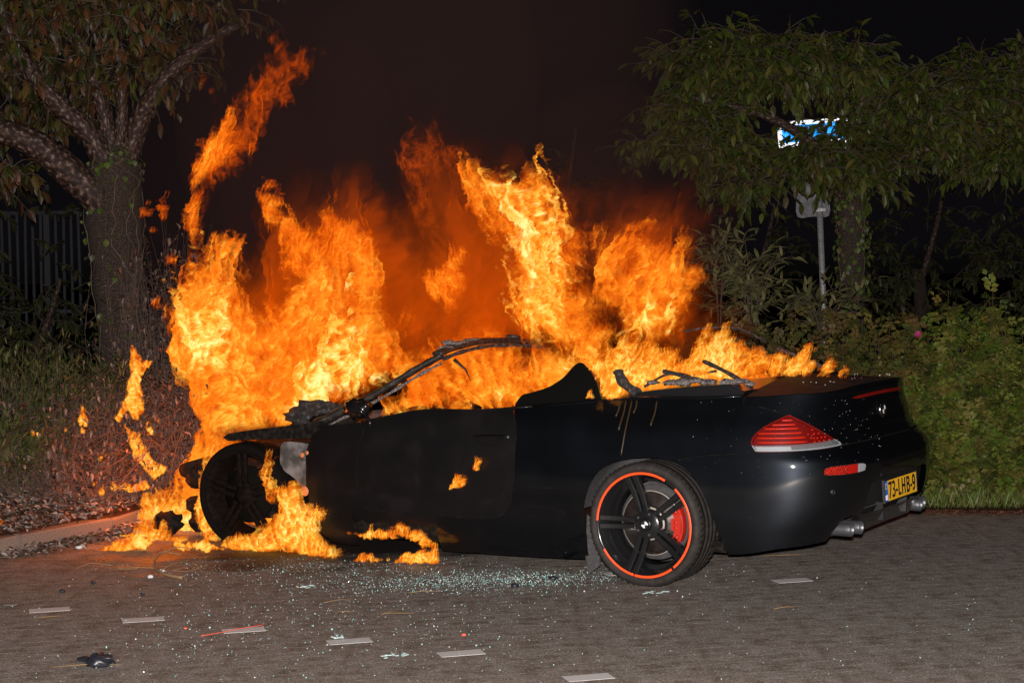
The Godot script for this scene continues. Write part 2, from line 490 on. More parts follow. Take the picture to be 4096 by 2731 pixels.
func street_things() -> void:
	# back of a traffic sign on its leaning post
	var s := thing("traffic_sign", "grey back of a square traffic sign on a leaning galvanised post", "sign", Vector3(3.10, 0, -18.0))
	obj("post", tube_mesh([Vector3(0.0, 0.0, 0), Vector3(-0.02, 0.9, 0), Vector3(-0.075, 2.42, 0)], [0.030, 0.030, 0.030], 14), M.galv, s)
	var plate := st_new(false)
	prism(plate, Array(smooth_poly([Vector2(-0.155, -0.19), Vector2(0, -0.193), Vector2(0.155, -0.19), Vector2(0.16, 0), Vector2(0.155, 0.19), Vector2(0, 0.193), Vector2(-0.155, 0.19), Vector2(-0.16, 0)], 3)), Transform3D.IDENTITY, 0.02)
	var pl := obj("sign_plate", done(plate), M.sign_back, s)
	pl.transform = Transform3D(Basis(Vector3.BACK, 0.03), Vector3(-0.13, 2.32, -0.055))
	var cl := st_new(false)
	box(cl, Vector3(0.0, 0, 0), Vector3(0.10, 0.03, 0.07))
	for y in [2.19, 2.40]:
		obj("clamp", done(cl) if y < 2.3 else box_mesh(Vector3(0.10, 0.03, 0.07)), M.galv, s).position = Vector3(-0.068, y, 0)
	# blue sign glimpsed through the leaves
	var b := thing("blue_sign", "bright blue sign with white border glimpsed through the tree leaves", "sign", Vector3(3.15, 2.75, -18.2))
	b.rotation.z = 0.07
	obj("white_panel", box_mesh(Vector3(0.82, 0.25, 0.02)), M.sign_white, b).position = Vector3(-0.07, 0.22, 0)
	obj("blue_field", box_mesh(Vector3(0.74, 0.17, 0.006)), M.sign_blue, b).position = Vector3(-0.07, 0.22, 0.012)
	obj("post", tube_mesh([Vector3(0.20, -2.75, -0.05), Vector3(0.20, 0.30, -0.05)], [0.03, 0.03], 12), M.galv, b)
	# fence in the dark at the left
	var f := thing("bar_fence", "dim upright bar fence far behind the left limb", "fence", Vector3(-5.6, 1.2, -21.0))
	for k in 17:
		obj("bar", box_mesh(Vector3(0.028, 1.3, 0.028), 0.004), M.fence, f).transform = Transform3D(Basis(Vector3.BACK, rnd(-0.01, 0.01)), Vector3(-0.75 + k * 0.088, 0.5, 0))
	for y in [0.0, 1.13]:
		obj("rail", box_mesh(Vector3(1.7, 0.045, 0.035), 0.004), M.fence, f).position = Vector3(-0.05, y, -0.035)
	for x in [-0.8, 0.28]:
		obj("post", box_mesh(Vector3(0.07, 2.7, 0.07), 0.006), M.fence, f).position = Vector3(x, 0.1, -0.06)

func litter() -> void:
	rng.seed = 91
	# crumbs of tempered glass
	var st := st_new(false)
	box(st, Vector3.ZERO, Vector3(1.0, 0.7, 0.9), Basis.IDENTITY, 0.2)
	var bit := done(st)
	var xf := []
	var cc := []
	for k in 3900:
		var p: Vector2
		var r := rng.randf()
		if r < 0.52:
			p = Vector2(-0.15 + rng.randfn() * 0.42, -10.02 + rng.randfn() * 0.16 + 0.1)
			p.y -= 0.1 * (p.x + 0.15)
		elif r < 0.70:
			p = Vector2(-1.2 + rng.randfn() * 0.55, -10.4 + rng.randfn() * 0.22)
		elif r < 0.9:
			p = Vector2(-0.9 + rng.randfn() * 0.65, -8.9 + rng.randfn() * 0.6)
		else:
			p = Vector2(rnd(-2.2, 2.4), rnd(-10.4, -7.3))
		var s := rnd(0.002, 0.0048) * (1.7 if rng.randf() < 0.06 else 1.0)
		xf.append(Transform3D(Basis.from_euler(rvec(1.5)).scaled_local(Vector3.ONE * s), Vector3(p.x, 0.007 + s * 0.4, p.y)))
		var g := rnd(0.2, 0.75)
		cc.append(Color(g * rnd(0.4, 0.85), g, g * rnd(0.92, 1.02)) if rng.randf() < 0.8 else Color(g, g, g))
	var gl := many("glass_crumbs", bit, M.glass_bit, xf, cc, self)
	tag(gl, "greenish crumbs of broken window glass strewn over the paving", "broken glass")
	# bigger clumps of glass
	for q in [[Vector2(-0.83, -8.43), "clump of broken glass at the corner of the fourth white paver"], [Vector2(-0.55, -8.02), "dark glass splinter between the fourth and fifth white pavers"], [Vector2(-1.12, -9.75), "pale glass splinters left of the main heap of crumbs"], [Vector2(0.72, -9.46), "white scrap in front of the rear tyre"]]:
		var sh := thing("glass_shard", q[1], "broken glass", Vector3(q[0].x, 0.008, q[0].y))
		for k in 6:
			var sm := st_new(false)
			prism(sm, [Vector2(0, 0), Vector2(rnd(0.02, 0.04), rnd(0.0, 0.01)), Vector2(rnd(0.015, 0.03), rnd(0.015, 0.03)), Vector2(0.0, 0.012)], Transform3D.IDENTITY, 0.004)
			if not M.has("shard"): M.shard = mat(lin(0.35, 0.45, 0.44), 0.08, 0.0, 0.9)
			obj("splinter", done(sm), M.shard, sh).transform = Transform3D(Basis(Vector3.UP, rnd(0, 6)) * Basis(Vector3.RIGHT, -1.4 + rnd(-0.3, 0.3)), Vector3(rnd(-0.05, 0.05), 0.004, rnd(-0.03, 0.03)))
	# broken branch
	var br := thing("broken_branch", "bare pale broken branch lying before the front wheel", "branch", Vector3(-2.0, 0.012, -10.25))
	var main := spline([Vector3(0.17, 0.012, 0.24), Vector3(0.06, 0.02, 0.16), Vector3(-0.02, 0.03, 0.02), Vector3(-0.06, 0.05, -0.20), Vector3(-0.03, 0.06, -0.36), Vector3(0.05, 0.03, -0.42)], 4)
	var R := []
	for k in main.size(): R.append(lerpf(0.010, 0.003, float(k) / main.size()))
	obj("stem", tube_mesh(main, R, 7), M.twig_dry, br)
	var tw := [[main[8], Vector3(-0.22, 0.02, -0.02)], [main[8] + Vector3(-0.10, 0, 0), Vector3(-0.34, 0.02, -0.10)], [main[11], Vector3(-0.20, 0.09, -0.30)], [main[6], Vector3(0.16, 0.05, -0.10)], [main[6] + Vector3(0.07, 0.0, -0.04), Vector3(0.26, 0.02, -0.16)], [main[14], Vector3(0.20, 0.05, -0.36)], [main[15], Vector3(-0.12, 0.03, -0.52)],
		[Vector3(-0.22, 0.02, -0.02), Vector3(-0.42, 0.03, -0.30)], [Vector3(-0.30, 0.02, -0.15), Vector3(-0.50, 0.01, -0.12)], [Vector3(-0.42, 0.03, -0.30), Vector3(-0.47, 0.01, -0.46)], [Vector3(0.16, 0.05, -0.10), Vector3(0.24, 0.01, 0.02)]]
	for q in tw:
		var P := spline([q[0], (q[0] + q[1]) * 0.5 + rvec(0.02) + Vector3(0, 0.02, 0), q[1]], 3)
		var R2 := []
		for k in P.size(): R2.append(lerpf(0.0036, 0.0012, float(k) / P.size()))
		obj("twig", tube_mesh(P, R2, 5), M.twig_dry, br)
	# straws
	var S := [[Vector2(-2.38, -8.98), Vector2(-2.24, -9.03), "thin yellow straw below the leftmost white paver"], [Vector2(-0.98, -9.30), Vector2(-0.83, -9.40), "curved straw on the dark paving left of the glass heap"], [Vector2(-0.90, -9.05), Vector2(-0.80, -9.05), "short yellow straw, left one above the fourth white paver"], [Vector2(-0.66, -8.98), Vector2(-0.58, -9.06), "slanted straw of a crossing pair above the fourth white paver"], [Vector2(-0.66, -9.0), Vector2(-0.50, -8.99), "flat straw of a crossing pair above the fourth white paver"],
		[Vector2(-0.56, -9.55), Vector2(-0.40, -9.58), "pale straw just in front of the glass heap"], [Vector2(1.45, -10.6), Vector2(1.72, -10.62), "long dry straw behind the rear wheel"], [Vector2(1.28, -9.0), Vector2(1.42, -9.05), "orange straw right of the rear wheel, in front"], [Vector2(-2.02, -7.88), Vector2(-1.72, -7.92), "pale straw crossing the dark scrap at the front left"]]
	for q in S:
		var a := Vector3(q[0].x, 0.012, q[0].y)
		var b := Vector3(q[1].x, 0.012, q[1].y)
		var so := obj("straw", tube_mesh([a, a.lerp(b, 0.5) + Vector3(0, 0.004, rnd(-0.015, 0.015)), b], [0.0014, 0.002, 0.001], 5), M.twig_dry, self)
		tag(so, q[2], "straw", "straws on the paving")
	# red strip over the third white paver
	var rs := obj("plastic_strip", tube_mesh(spline([Vector3(-1.475, 0.010, -8.52), Vector3(-1.40, 0.011, -8.58), Vector3(-1.31, 0.015, -8.655), Vector3(-1.22, 0.014, -8.735), Vector3(-1.215, 0.012, -8.78)], 4), [0.006, 0.005, 0.005, 0.004, 0.004, 0.004, 0.004, 0.004, 0.004, 0.004, 0.004, 0.004, 0.004, 0.004, 0.003, 0.003, 0.002], 6, 0.5), M.red_strip, self)
	tag(rs, "thin red plastic strip lying across the third white paver", "plastic strip")
	# dark scrap at the front left
	var ds := thing("melted_scrap", "dark curled scrap of melted plastic at the front left", "debris", Vector3(-1.82, 0.008, -7.93))
	obj("lump", lump(71, Vector3(0.055, 0.035, 0.05), 0.5), M.plastic_dark, ds).position = Vector3(0, 0.015, 0)
	obj("flap", lump(72, Vector3(0.04, 0.010, 0.03), 0.6), M.plastic_dark, ds).position = Vector3(-0.075, 0.008, -0.09)
	obj("curl", tube_mesh([Vector3(0.02, 0.04, 0.04), Vector3(0.06, 0.035, 0.03), Vector3(0.075, 0.01, 0.02)], [0.007, 0.006, 0.004], 6), M.plastic_dark, ds)
	# stones and scraps
	var T := [[Vector2(-2.0, -10.33), 0.016, "white_stone", "round white pebble beside the broken branch"], [Vector2(-2.03, -10.13), 0.018, "white_stone", "angular white chip at the foot of the broken branch"], [Vector2(-2.68, -11.2), 0.022, "white_stone", "grey pebble lying against the kerb"],
		[Vector2(-2.31, -9.97), 0.016, "dark_scrap", "black crumb left of the broken branch"], [Vector2(-1.97, -9.62), 0.012, "dark_scrap", "small black crumb above the second white paver"], [Vector2(-2.42, -9.72), 0.017, "dark_scrap", "flat black crumb near the left edge of the paving"], [Vector2(0.0, -9.72), 0.022, "dark_scrap", "black flake in the heap of glass crumbs"], [Vector2(0.21, -9.92), 0.025, "dark_scrap", "dark flake at the right end of the glass heap"],
		[Vector2(-2.60, -9.36), 0.05, "pink_scrap", "flat pinkish scrap at the left picture edge"], [Vector2(-1.58, -8.70), 0.010, "orange_chip", "small orange chip left of the third white paver"], [Vector2(-0.24, -8.47), 0.012, "orange_chip", "tan pebble above the fifth white paver"]]
	for q in T:
		var m: Material = {"white_stone": M.white_stone, "dark_scrap": M.plastic_dark, "pink_scrap": M.kerb, "orange_chip": M.red_strip}[q[2]]
		var o := obj({"white_stone": "pebble", "dark_scrap": "black_crumb", "pink_scrap": "flat_scrap", "orange_chip": "chip"}[q[2]], lump(int(q[1] * 9000), Vector3(q[1], q[1] * (0.55 if q[2] != "pink_scrap" else 0.08), q[1] * 0.7), 0.5, 7, 1.5), m, self)
		o.position = Vector3(q[0].x, 0.007 + q[1] * 0.3 * (0.3 if q[2] == "pink_scrap" else 1.0), q[0].y)
		tag(o, q[3], {"white_stone": "pebble", "dark_scrap": "debris", "pink_scrap": "debris", "orange_chip": "chip"}[q[2]])

func smoke(carxf: Transform3D) -> void:
	var fm := FogMaterial.new()
	fm.albedo = Color(0.42, 0.33, 0.31)
	fm.density = 0.11
	var P := [
		[Vector3(3.9, 2.4, 0.7), Vector3(2.2, 2.8, 1.4), "dark smoke over the left end of the fire"], [Vector3(3.1, 2.9, 0.8), Vector3(2.8, 3.2, 1.8), "dark brown smoke drifting above the engine fire"],
		[Vector3(2.0, 2.9, 0.8), Vector3(2.6, 3.2, 1.6), "dark smoke above the cabin fire"], [Vector3(1.05, 2.05, 0.8), Vector3(1.7, 1.6, 1.3), "reddish smoke over the folded roof"], [Vector3(2.3, 3.7, 0.9), Vector3(3.6, 2.2, 2.0), "thin smoke highest above the car"],
	]
	var thin := FogMaterial.new()
	thin.albedo = fm.albedo
	thin.density = 0.06
	for q in P:
		var f := FogVolume.new()
		f.shape = RenderingServer.FOG_VOLUME_SHAPE_ELLIPSOID
		f.material = thin if q == P[4] else fm
		put(f, "smoke", self)
		f.transform = carxf * Transform3D(Basis(Vector3.BACK, 0.3), q[0])
		f.size = q[1]
		tag(f, q[2], "smoke", "smoke above the fire", "stuff")

# ---------------------------------------------------------------- materials used throughout
func materials() -> void:
	M.paint = mat(lin(0.0115, 0.0136, 0.0175), 0.52, 0.9, 0.3)
	M.paint.clearcoat_enabled = true
	M.paint.clearcoat = 1.0
	M.paint.clearcoat_roughness = 0.06
	M.paint.roughness_texture = noise_tex(3, 0.012, [[0.0, Color(0.75, 0.75, 0.75)], [1.0, Color(1, 1, 1)]], 256)
	M.paint.uv1_triplanar = true
	M.deck = mat(lin(0.010, 0.009, 0.009), 0.75, 0.0, 0.25)
	tri(M.deck, 1.5, noise_tex(9, 0.02, [[0.3, lin(0.012, 0.010, 0.010)], [0.8, lin(0.026, 0.020, 0.018)]], 256))
	M.deck.albedo_color = Color.WHITE
	M.burnt = tri(mat(Color.WHITE, 0.55, 0.0, 0.28), 1.1, noise_tex(4, 0.006, [[0.25, lin(0.003, 0.0028, 0.003)], [0.6, lin(0.0045, 0.0036, 0.004)], [0.85, lin(0.008, 0.006, 0.0065)]], 512, 5))
	M.burnt.clearcoat_enabled = true
	M.burnt.clearcoat = 0.2
	M.burnt.clearcoat_roughness = 0.2
	M.char = tri(mat(Color.WHITE, 0.95, 0.0, 0.25), 3.0, noise_tex(5, 0.03, [[0.3, lin(0.004, 0.0035, 0.003)], [0.75, lin(0.016, 0.012, 0.010)]], 256))
	M.char_gloss = mat(lin(0.006, 0.006, 0.007), 0.3)
	M.pillar = tri(mat(Color.WHITE, 0.6, 0.1), 2.0, noise_tex(6, 0.03, [[0.35, lin(0.010, 0.008, 0.007)], [0.66, lin(0.022, 0.016, 0.013)], [0.86, lin(0.09, 0.065, 0.06)]], 256))
	M.ash_dark = tri(mat(Color.WHITE, 0.95), 3.0, noise_tex(7, 0.03, [[0.3, lin(0.007, 0.006, 0.006)], [0.6, lin(0.022, 0.018, 0.017)], [0.85, lin(0.12, 0.10, 0.10)]], 256))
	M.ash = tri(mat(Color.WHITE, 1.0), 8.0, noise_tex(8, 0.04, [[0.3, lin(0.02, 0.018, 0.018)], [0.6, lin(0.16, 0.13, 0.12)], [0.85, lin(0.36, 0.33, 0.33)]], 256))
	M.melt = mat(lin(0.006, 0.005, 0.006), 0.18)
	M.shield = tri(mat(Color.WHITE, 0.8), 1.3, noise_tex(12, 0.02, [[0.2, lin(0.04, 0.036, 0.034)], [0.5, lin(0.11, 0.10, 0.10)], [0.8, lin(0.17, 0.16, 0.165)]], 256))
	M.shield_dark = mat(lin(0.07, 0.066, 0.066), 0.9)
	M.trim = mat(lin(0.008, 0.008, 0.009), 0.55)
	M.under = mat(lin(0.05, 0.05, 0.052), 0.7, 0.3)
	M.liner = tri(mat(Color.WHITE, 0.85), 4.0, noise_tex(15, 0.03, [[0.3, lin(0.035, 0.034, 0.034)], [0.8, lin(0.055, 0.053, 0.055)]], 256))
	M.rubber = tri(mat(Color.WHITE, 0.75, 0.0, 0.4), 3.0, noise_tex(16, 0.02, [[0.3, lin(0.016, 0.013, 0.012)], [0.8, lin(0.030, 0.025, 0.023)]], 256))
	M.burnt_tyre = mat(lin(0.006, 0.005, 0.0045), 0.95, 0.0, 0.12)
	M.burnt_rim = tri(mat(Color.WHITE, 0.8, 0.0, 0.15), 4.0, noise_tex(18, 0.02, [[0.3, lin(0.004, 0.003, 0.0025)], [0.8, lin(0.012, 0.007, 0.005)]], 256))
	M.rim = mat(lin(0.010, 0.010, 0.011), 0.22)
	M.rim.clearcoat_enabled = true
	M.rim.clearcoat = 0.7
	M.rim.clearcoat_roughness = 0.15
	M.orange_tape = mat(lin(0.95, 0.075, 0.008), 0.5)
	M.disc = tri(mat(Color.WHITE, 0.45, 0.5), 6.0, noise_tex(19, 0.02, [[0.3, lin(0.02, 0.015, 0.013)], [0.8, lin(0.05, 0.038, 0.034)]], 128))
	M.hat = mat(lin(0.30, 0.27, 0.24), 0.6, 0.2)
	M.caliper = mat(lin(0.42, 0.022, 0.012), 0.35)
	M.steel = mat(lin(0.12, 0.125, 0.135), 0.45, 0.75)
	M.chrome = mat(lin(0.55, 0.55, 0.57), 0.15, 1.0)
	M.chrome_dark = mat(lin(0.22, 0.22, 0.23), 0.25, 0.8)
	M.frost = mat(lin(0.30, 0.32, 0.34), 0.35, 0.2)
	M.lamp_back = mat(lin(0.06, 0.002, 0.0012), 0.5)
	M.light_bar = mat(lin(0.95, 0.045, 0.010), 0.35)
	M.red_lens = mat(Color(0.50, 0.004, 0.002, 0.36), 0.08)
	M.red_lens.transparency = BaseMaterial3D.TRANSPARENCY_ALPHA
	M.clear_lens = mat(Color(0.8, 0.82, 0.85, 0.12), 0.08)
	M.clear_lens.transparency = BaseMaterial3D.TRANSPARENCY_ALPHA
	M.red_dark = mat(lin(0.16, 0.006, 0.004), 0.25)
	M.red_reflex = tri(mat(Color.WHITE, 0.2), 14.0, noise_tex(23, 0.08, [[0.4, lin(0.10, 0.003, 0.002)], [0.62, lin(0.35, 0.012, 0.006)], [0.8, lin(0.9, 0.06, 0.03)]], 128))
	M.red_flat = mat(lin(0.32, 0.008, 0.005), 0.3)
	M.plate = mat(lin(0.95, 0.50, 0.012), 0.5)
	M.plate_blue = mat(lin(0.02, 0.16, 0.62), 0.5)
	M.black_print = mat(lin(0.012, 0.010, 0.008), 0.5)
	M.white_print = mat(lin(0.8, 0.8, 0.8), 0.5)
	M.badge_blue = mat(lin(0.015, 0.02, 0.035), 0.3)
	M.glass_dark = mat(lin(0.003, 0.003, 0.003), 0.2)
	M.glow_hole = mat(lin(0.5, 0.16, 0.05), 0.8)  # orange colour stands in for firelight showing through the holes
	# ground
	M.paver = []
	for k in 3:
		var b := [0.232, 0.230, 0.234][k] as float
		var m := tri(mat(Color.WHITE, 0.92, 0.0, 0.3), 1.9, noise_tex(30 + k, 0.10, [[0.0, lin(b * 0.35, b * 0.32, b * 0.28)], [0.42, lin(b * 0.82, b * 0.71, b * 0.61)], [0.62, lin(b * 1.05, b * 0.93, b * 0.83)], [0.74, lin(b * 1.6, b * 1.5, b * 1.4)], [0.9, lin(b * 3.2, b * 3.1, b * 3.0)]], 1024, 4, FastNoiseLite.TYPE_VALUE), true)
		m.detail_enabled = true
		m.detail_blend_mode = BaseMaterial3D.BLEND_MODE_MUL
		m.detail_albedo = noise_tex(40, 0.006, [[0.2, Color(0.80, 0.77, 0.74)], [0.5, Color(0.95, 0.93, 0.92)], [0.8, Color(1, 1, 1)]], 512, 5)
		m.uv2_triplanar = true
		m.uv2_world_triplanar = true
		m.uv2_scale = Vector3.ONE * 0.31
		m.normal_enabled = true
		m.normal_texture = noise_tex(50, 0.25, [], 512, 2, FastNoiseLite.TYPE_VALUE, 5.0)
		m.normal_scale = 0.7
		M.paver.append(m)
	M.paver_white = tri(mat(Color.WHITE, 0.9), 3.0, noise_tex(33, 0.2, [[0.15, lin(0.30, 0.28, 0.27)], [0.45, lin(0.50, 0.48, 0.47)], [0.8, lin(0.64, 0.62, 0.61)]], 512, 3), true)
	M.joint = tri(mat(Color.WHITE, 1.0, 0.0, 0.2), 2.3, noise_tex(34, 0.02, [[0.25, lin(0.185, 0.16, 0.137)], [0.58, lin(0.21, 0.182, 0.155)], [0.70, lin(0.15, 0.135, 0.07)], [0.84, lin(0.12, 0.125, 0.03)]], 1024, 5), true)
	M.soil = tri(mat(Color.WHITE, 1.0, 0.0, 0.2), 1.3, noise_tex(35, 0.05, [[0.25, lin(0.020, 0.012, 0.008)], [0.55, lin(0.055, 0.030, 0.018)], [0.8, lin(0.10, 0.06, 0.035)]], 1024, 5), true)
	M.kerb = tri(mat(Color.WHITE, 0.95, 0.0, 0.3), 2.0, noise_tex(36, 0.06, [[0.2, lin(0.07, 0.055, 0.045)], [0.55, lin(0.17, 0.14, 0.12)], [0.85, lin(0.26, 0.22, 0.19)]], 1024, 5), true)
	M.bark = tri(mat(Color.WHITE, 0.7, 0.0, 0.35), 1.0, noise_tex(37, 0.03, [[0.3, lin(0.010, 0.005, 0.004)], [0.5, lin(0.030, 0.015, 0.010)], [0.66, lin(0.055, 0.033, 0.025)], [0.84, lin(0.16, 0.13, 0.115)]], 512, 3))
	M.bark.uv1_triplanar = false
	M.bark.uv1_scale = Vector3(1.0, 1.1, 1.0)
	M.bark_rough = tri(mat(Color.WHITE, 0.95), 2.2, noise_tex(38, 0.04, [[0.25, lin(0.010, 0.006, 0.004)], [0.55, lin(0.030, 0.018, 0.012)], [0.8, lin(0.06, 0.042, 0.032)]], 512, 5))
	M.bark_rough.normal_enabled = true
	M.bark_rough.normal_texture = noise_tex(39, 0.05, [], 512, 4, FastNoiseLite.TYPE_SIMPLEX_SMOOTH, 14.0)
	M.twig = mat(lin(0.045, 0.031, 0.022), 0.9)
	M.twig_dry = mat(lin(0.22, 0.135, 0.06), 0.9)
	M.vine = mat(lin(0.10, 0.066, 0.044), 0.9)
	M.leaf = mat(Color.WHITE, 0.5, 0.0, 0.4)
	M.leaf.vertex_color_use_as_albedo = true
	M.leaf.backlight_enabled = true
	M.leaf.backlight = Color(0.35, 0.4, 0.2)
	M.leaf.cull_mode = BaseMaterial3D.CULL_DISABLED
	M.dull = mat(Color.WHITE, 0.95, 0.0, 0.2)
	M.dull.vertex_color_use_as_albedo = true
	M.glass_bit = mat(Color.WHITE, 0.08, 0.0, 0.9)
	M.glass_bit.vertex_color_use_as_albedo = true
	M.galv = tri(mat(Color.WHITE, 0.5, 0.35), 2.0, noise_tex(41, 0.05, [[0.3, lin(0.22, 0.22, 0.23)], [0.8, lin(0.42, 0.42, 0.44)]], 256, 3))
	M.sign_back = tri(mat(Color.WHITE, 0.75, 0.1), 3.0, noise_tex(42, 0.02, [[0.3, lin(0.10, 0.105, 0.11)], [0.8, lin(0.17, 0.17, 0.18)]], 256, 3))
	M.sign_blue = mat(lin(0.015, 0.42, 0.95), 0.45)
	M.sign_blue.emission_enabled = true  # sign is unlit; added glow stands in for flash thrown back
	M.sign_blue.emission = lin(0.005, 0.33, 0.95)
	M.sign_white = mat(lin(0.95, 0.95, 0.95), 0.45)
	M.sign_white.emission_enabled = true  # same added glow for the reflective white, no lamp inside
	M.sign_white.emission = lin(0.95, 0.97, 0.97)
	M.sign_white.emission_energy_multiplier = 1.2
	M.fence = mat(lin(0.015, 0.015, 0.02), 0.8)
	M.plastic_dark = mat(lin(0.015, 0.016, 0.022), 0.4)
	M.white_stone = mat(lin(0.55, 0.54, 0.52), 0.8)
	M.red_strip = mat(lin(0.55, 0.09, 0.06), 0.6)

# ---------------------------------------------------------------- ground
func ground() -> void:
	var g := StaticGround()
	obj("ground", g, M.soil, self)
	tag(get_node("ground"), "dark bare earth that runs on behind the parking bay", "ground", "", "structure")
	# pavement: joint bed with pavers laid on it in running bond
	var pave := Node3D.new()
	put(pave, "pavement", self)
	tag(pave, "old concrete block paving of the parking bay with mossy joints", "pavement", "", "structure")
	var edge := PackedVector2Array([Vector2(-40, -8.2), Vector2(-4.6, -8.2), Vector2(-3.02, -11.0), Vector2(-2.66, -11.66), Vector2(-2.52, -12.0), Vector2(-2.35, -12.7), Vector2(-2.2, -13.5), Vector2(0.4, -13.15), Vector2(2.83, -12.32), Vector2(6.0, -12.0), Vector2(14.0, -11.4), Vector2(40, -10), Vector2(40, 6), Vector2(-40, 6)])
	var st := st_new(false)
	var tri_i := Geometry2D.triangulate_polygon(edge)
	for i in range(0, tri_i.size(), 3):
		for k in 3:
			var q := edge[tri_i[i + k]]
			st.add_vertex(Vector3(q.x, 0.0039, q.y))
	obj("joint_bed", done(st), M.joint, pave)
	var ang := deg_to_rad(16.5)
	var along := Vector2(cos(ang), -sin(ang))
	var across := Vector2(sin(ang), cos(ang))   # towards the viewer
	var L := 0.206
	var Wd := 0.1053
	# centres of the white pavers
	var white := [Vector2(-2.365, -9.23), Vector2(-1.835, -8.955), Vector2(-1.31, -8.715), Vector2(-0.77, -8.395), Vector2(-0.24, -8.09), Vector2(0.29, -7.655), Vector2(1.493, -9.85), Vector2(0.52, -10.12)]
	var o := white[0] as Vector2
	var row_off := {}
	for q in white:
		var d: Vector2 = q - o
		var r := roundi(d.dot(across) / Wd)
		if not row_off.has(r): row_off[r] = [fposmod(d.dot(along), L), []]
		row_off[r][1].append(d.dot(along))
	var mesh := box_mesh(Vector3(L - 0.004, 0.03, Wd - 0.004))
	var near := []
	var eye := Vector2(0, 0)
	for r in range(-75, 66):
		var off: float = row_off[r][0] if row_off.has(r) else fposmod(0.5 * L * (r & 1) + rnd(-0.012, 0.012), L)
		for c in range(-75, 75):
			var t := c * L + off
			var q: Vector2 = o + along * t + across * (r * Wd)
			if q.y > -5.6 or q.y < -15.0: continue
			var D := -q.y
			if absf(q.x) > D * 0.33 + 0.5: continue
			if not Geometry2D.is_point_in_polygon(q, edge) or seg_dist(q, edge) < 0.10: continue
			var is_white := false
			if row_off.has(r):
				for w in row_off[r][1]:
					if absf(t - w) < L * 0.5: is_white = true
			near.append([q, is_white, D])
	near.sort_custom(func(a, b): return (a[1] and not b[1]) or (a[1] == b[1] and a[2] < b[2]))
	var rest := [[], [], []]
	var count := 0
	for e in near:
		var q: Vector2 = e[0]
		var hgt := rnd(-0.0001, 0.0001) - 0.0108
		var b := Basis(Vector3.UP, ang + rnd(-0.006, 0.006)) * Basis(Vector3.RIGHT, rnd(-0.0008, 0.0008)) * Basis(Vector3.BACK, rnd(-0.0006, 0.0006))
		var xf := Transform3D(b, Vector3(q.x, hgt, q.y))
		# keep to what the picture can show
		if e[1]:
			var w := obj("white_paver", mesh, M.paver_white, pave)
			w.transform = xf.translated(Vector3(0, 0.001, 0))
			continue
		var k := rng.randi() % 3
		if count < 290 and absf(q.x) < e[2] * 0.30 and e[2] > 7.0:
			obj("paver", mesh, M.paver[k], pave).transform = xf
			count += 1
		else:
			rest[k].append(xf)
	for k in 3:
		many("pavers", mesh, M.paver[k], rest[k], [], pave)
	# soot round the front wheel
	var so := st_new(false)
	var n := FastNoiseLite.new()
	n.seed = 5
	n.frequency = 1.3
	n.fractal_octaves = 4
	var V := PackedVector3Array()
	var C := PackedColorArray()
	var I := PackedInt32Array()
	var nx := 110
	var nz := 70
	for j in nz + 1:
		for i in nx + 1:
			var x := lerpf(-3.0, 1.4, float(i) / nx)
			var z := lerpf(-12.6, -9.8, float(j) / nz)
			var d := Vector2((x + 0.95) / 1.25, (z + 11.25 + 0.28 * (x + 0.95)) / 0.70).length()
			var a := clampf(1.35 - d + n.get_noise_2d(x * 1.6, z * 2.4) * 0.8, 0.0, 1.0) * 0.85
			V.append(Vector3(x, 0.0095, z))
			C.append(Color(0.35, 0.3, 0.32, a))
	for j in nz:
		for i in nx:
			var a := j * (nx + 1) + i
			if C[a].a + C[a + 1].a + C[a + nx + 1].a < 0.01: continue
			I.append_array(PackedInt32Array([a, a + 1, a + nx + 1, a + 1, a + nx + 2, a + nx + 1]))
	var arr := []
	arr.resize(Mesh.ARRAY_MAX)
	arr[Mesh.ARRAY_VERTEX] = V
	arr[Mesh.ARRAY_COLOR] = C
	arr[Mesh.ARRAY_INDEX] = I
	var am := ArrayMesh.new()
	am.add_surface_from_arrays(Mesh.PRIMITIVE_TRIANGLES, arr)
	var sm := mat(lin(0.012, 0.010, 0.011), 0.55)
	sm.vertex_color_use_as_albedo = true
	sm.transparency = BaseMaterial3D.TRANSPARENCY_ALPHA
	var soot := obj("soot_stain", am, sm, pave)
	soot.set_meta("kind", "stuff")
	# planting bed behind the kerb, raised
	var bed := st_new()
	var bp := [Vector2(-4.6, -8.2), Vector2(-3.02, -11.0), Vector2(-2.66, -11.66), Vector2(-2.52, -12.0), Vector2(-2.35, -12.7), Vector2(-2.2, -13.5), Vector2(0.4, -13.15), Vector2(2.83, -12.32), Vector2(6.0, -12.0), Vector2(14.0, -11.4)]
	var cn := spline(bp, 6)
	var hn := FastNoiseLite.new()
	hn.seed = 8
	hn.frequency = 1.1
	var rows := []
	for i in cn.size():
		var q: Vector2 = cn[i]
		var dir: Vector2 = (cn[mini(i + 1, cn.size() - 1)] - cn[maxi(i - 1, 0)]).normalized()
		var back := Vector2(dir.y, -dir.x)
		var row := []
		for k in 10:
			var t: float = [0.04, 0.12, 0.3, 0.6, 1.0, 1.6, 2.4, 3.6, 5.0, 7.0][k]
			var w: Vector2 = q + back * t * 0.6 + Vector2(0, -t * 0.6)
			row.append(Vector3(w.x, (0.09 if q.x < 0.5 else 0.0) + (0.03 + 0.10 * minf(t, 1.0)) * (0.6 + 0.6 * hn.get_noise_2d(w.x, w.y)), w.y))
		rows.append(row)
	for i in rows.size() - 1:
		for k in 9:
			quad(bed, rows[i][k], rows[i + 1][k], rows[i + 1][k + 1], rows[i][k + 1])
	var bo := obj("planting_bed", done(bed), M.soil, self)
	tag(bo, "raised earth bed behind the kerb", "ground", "", "structure")
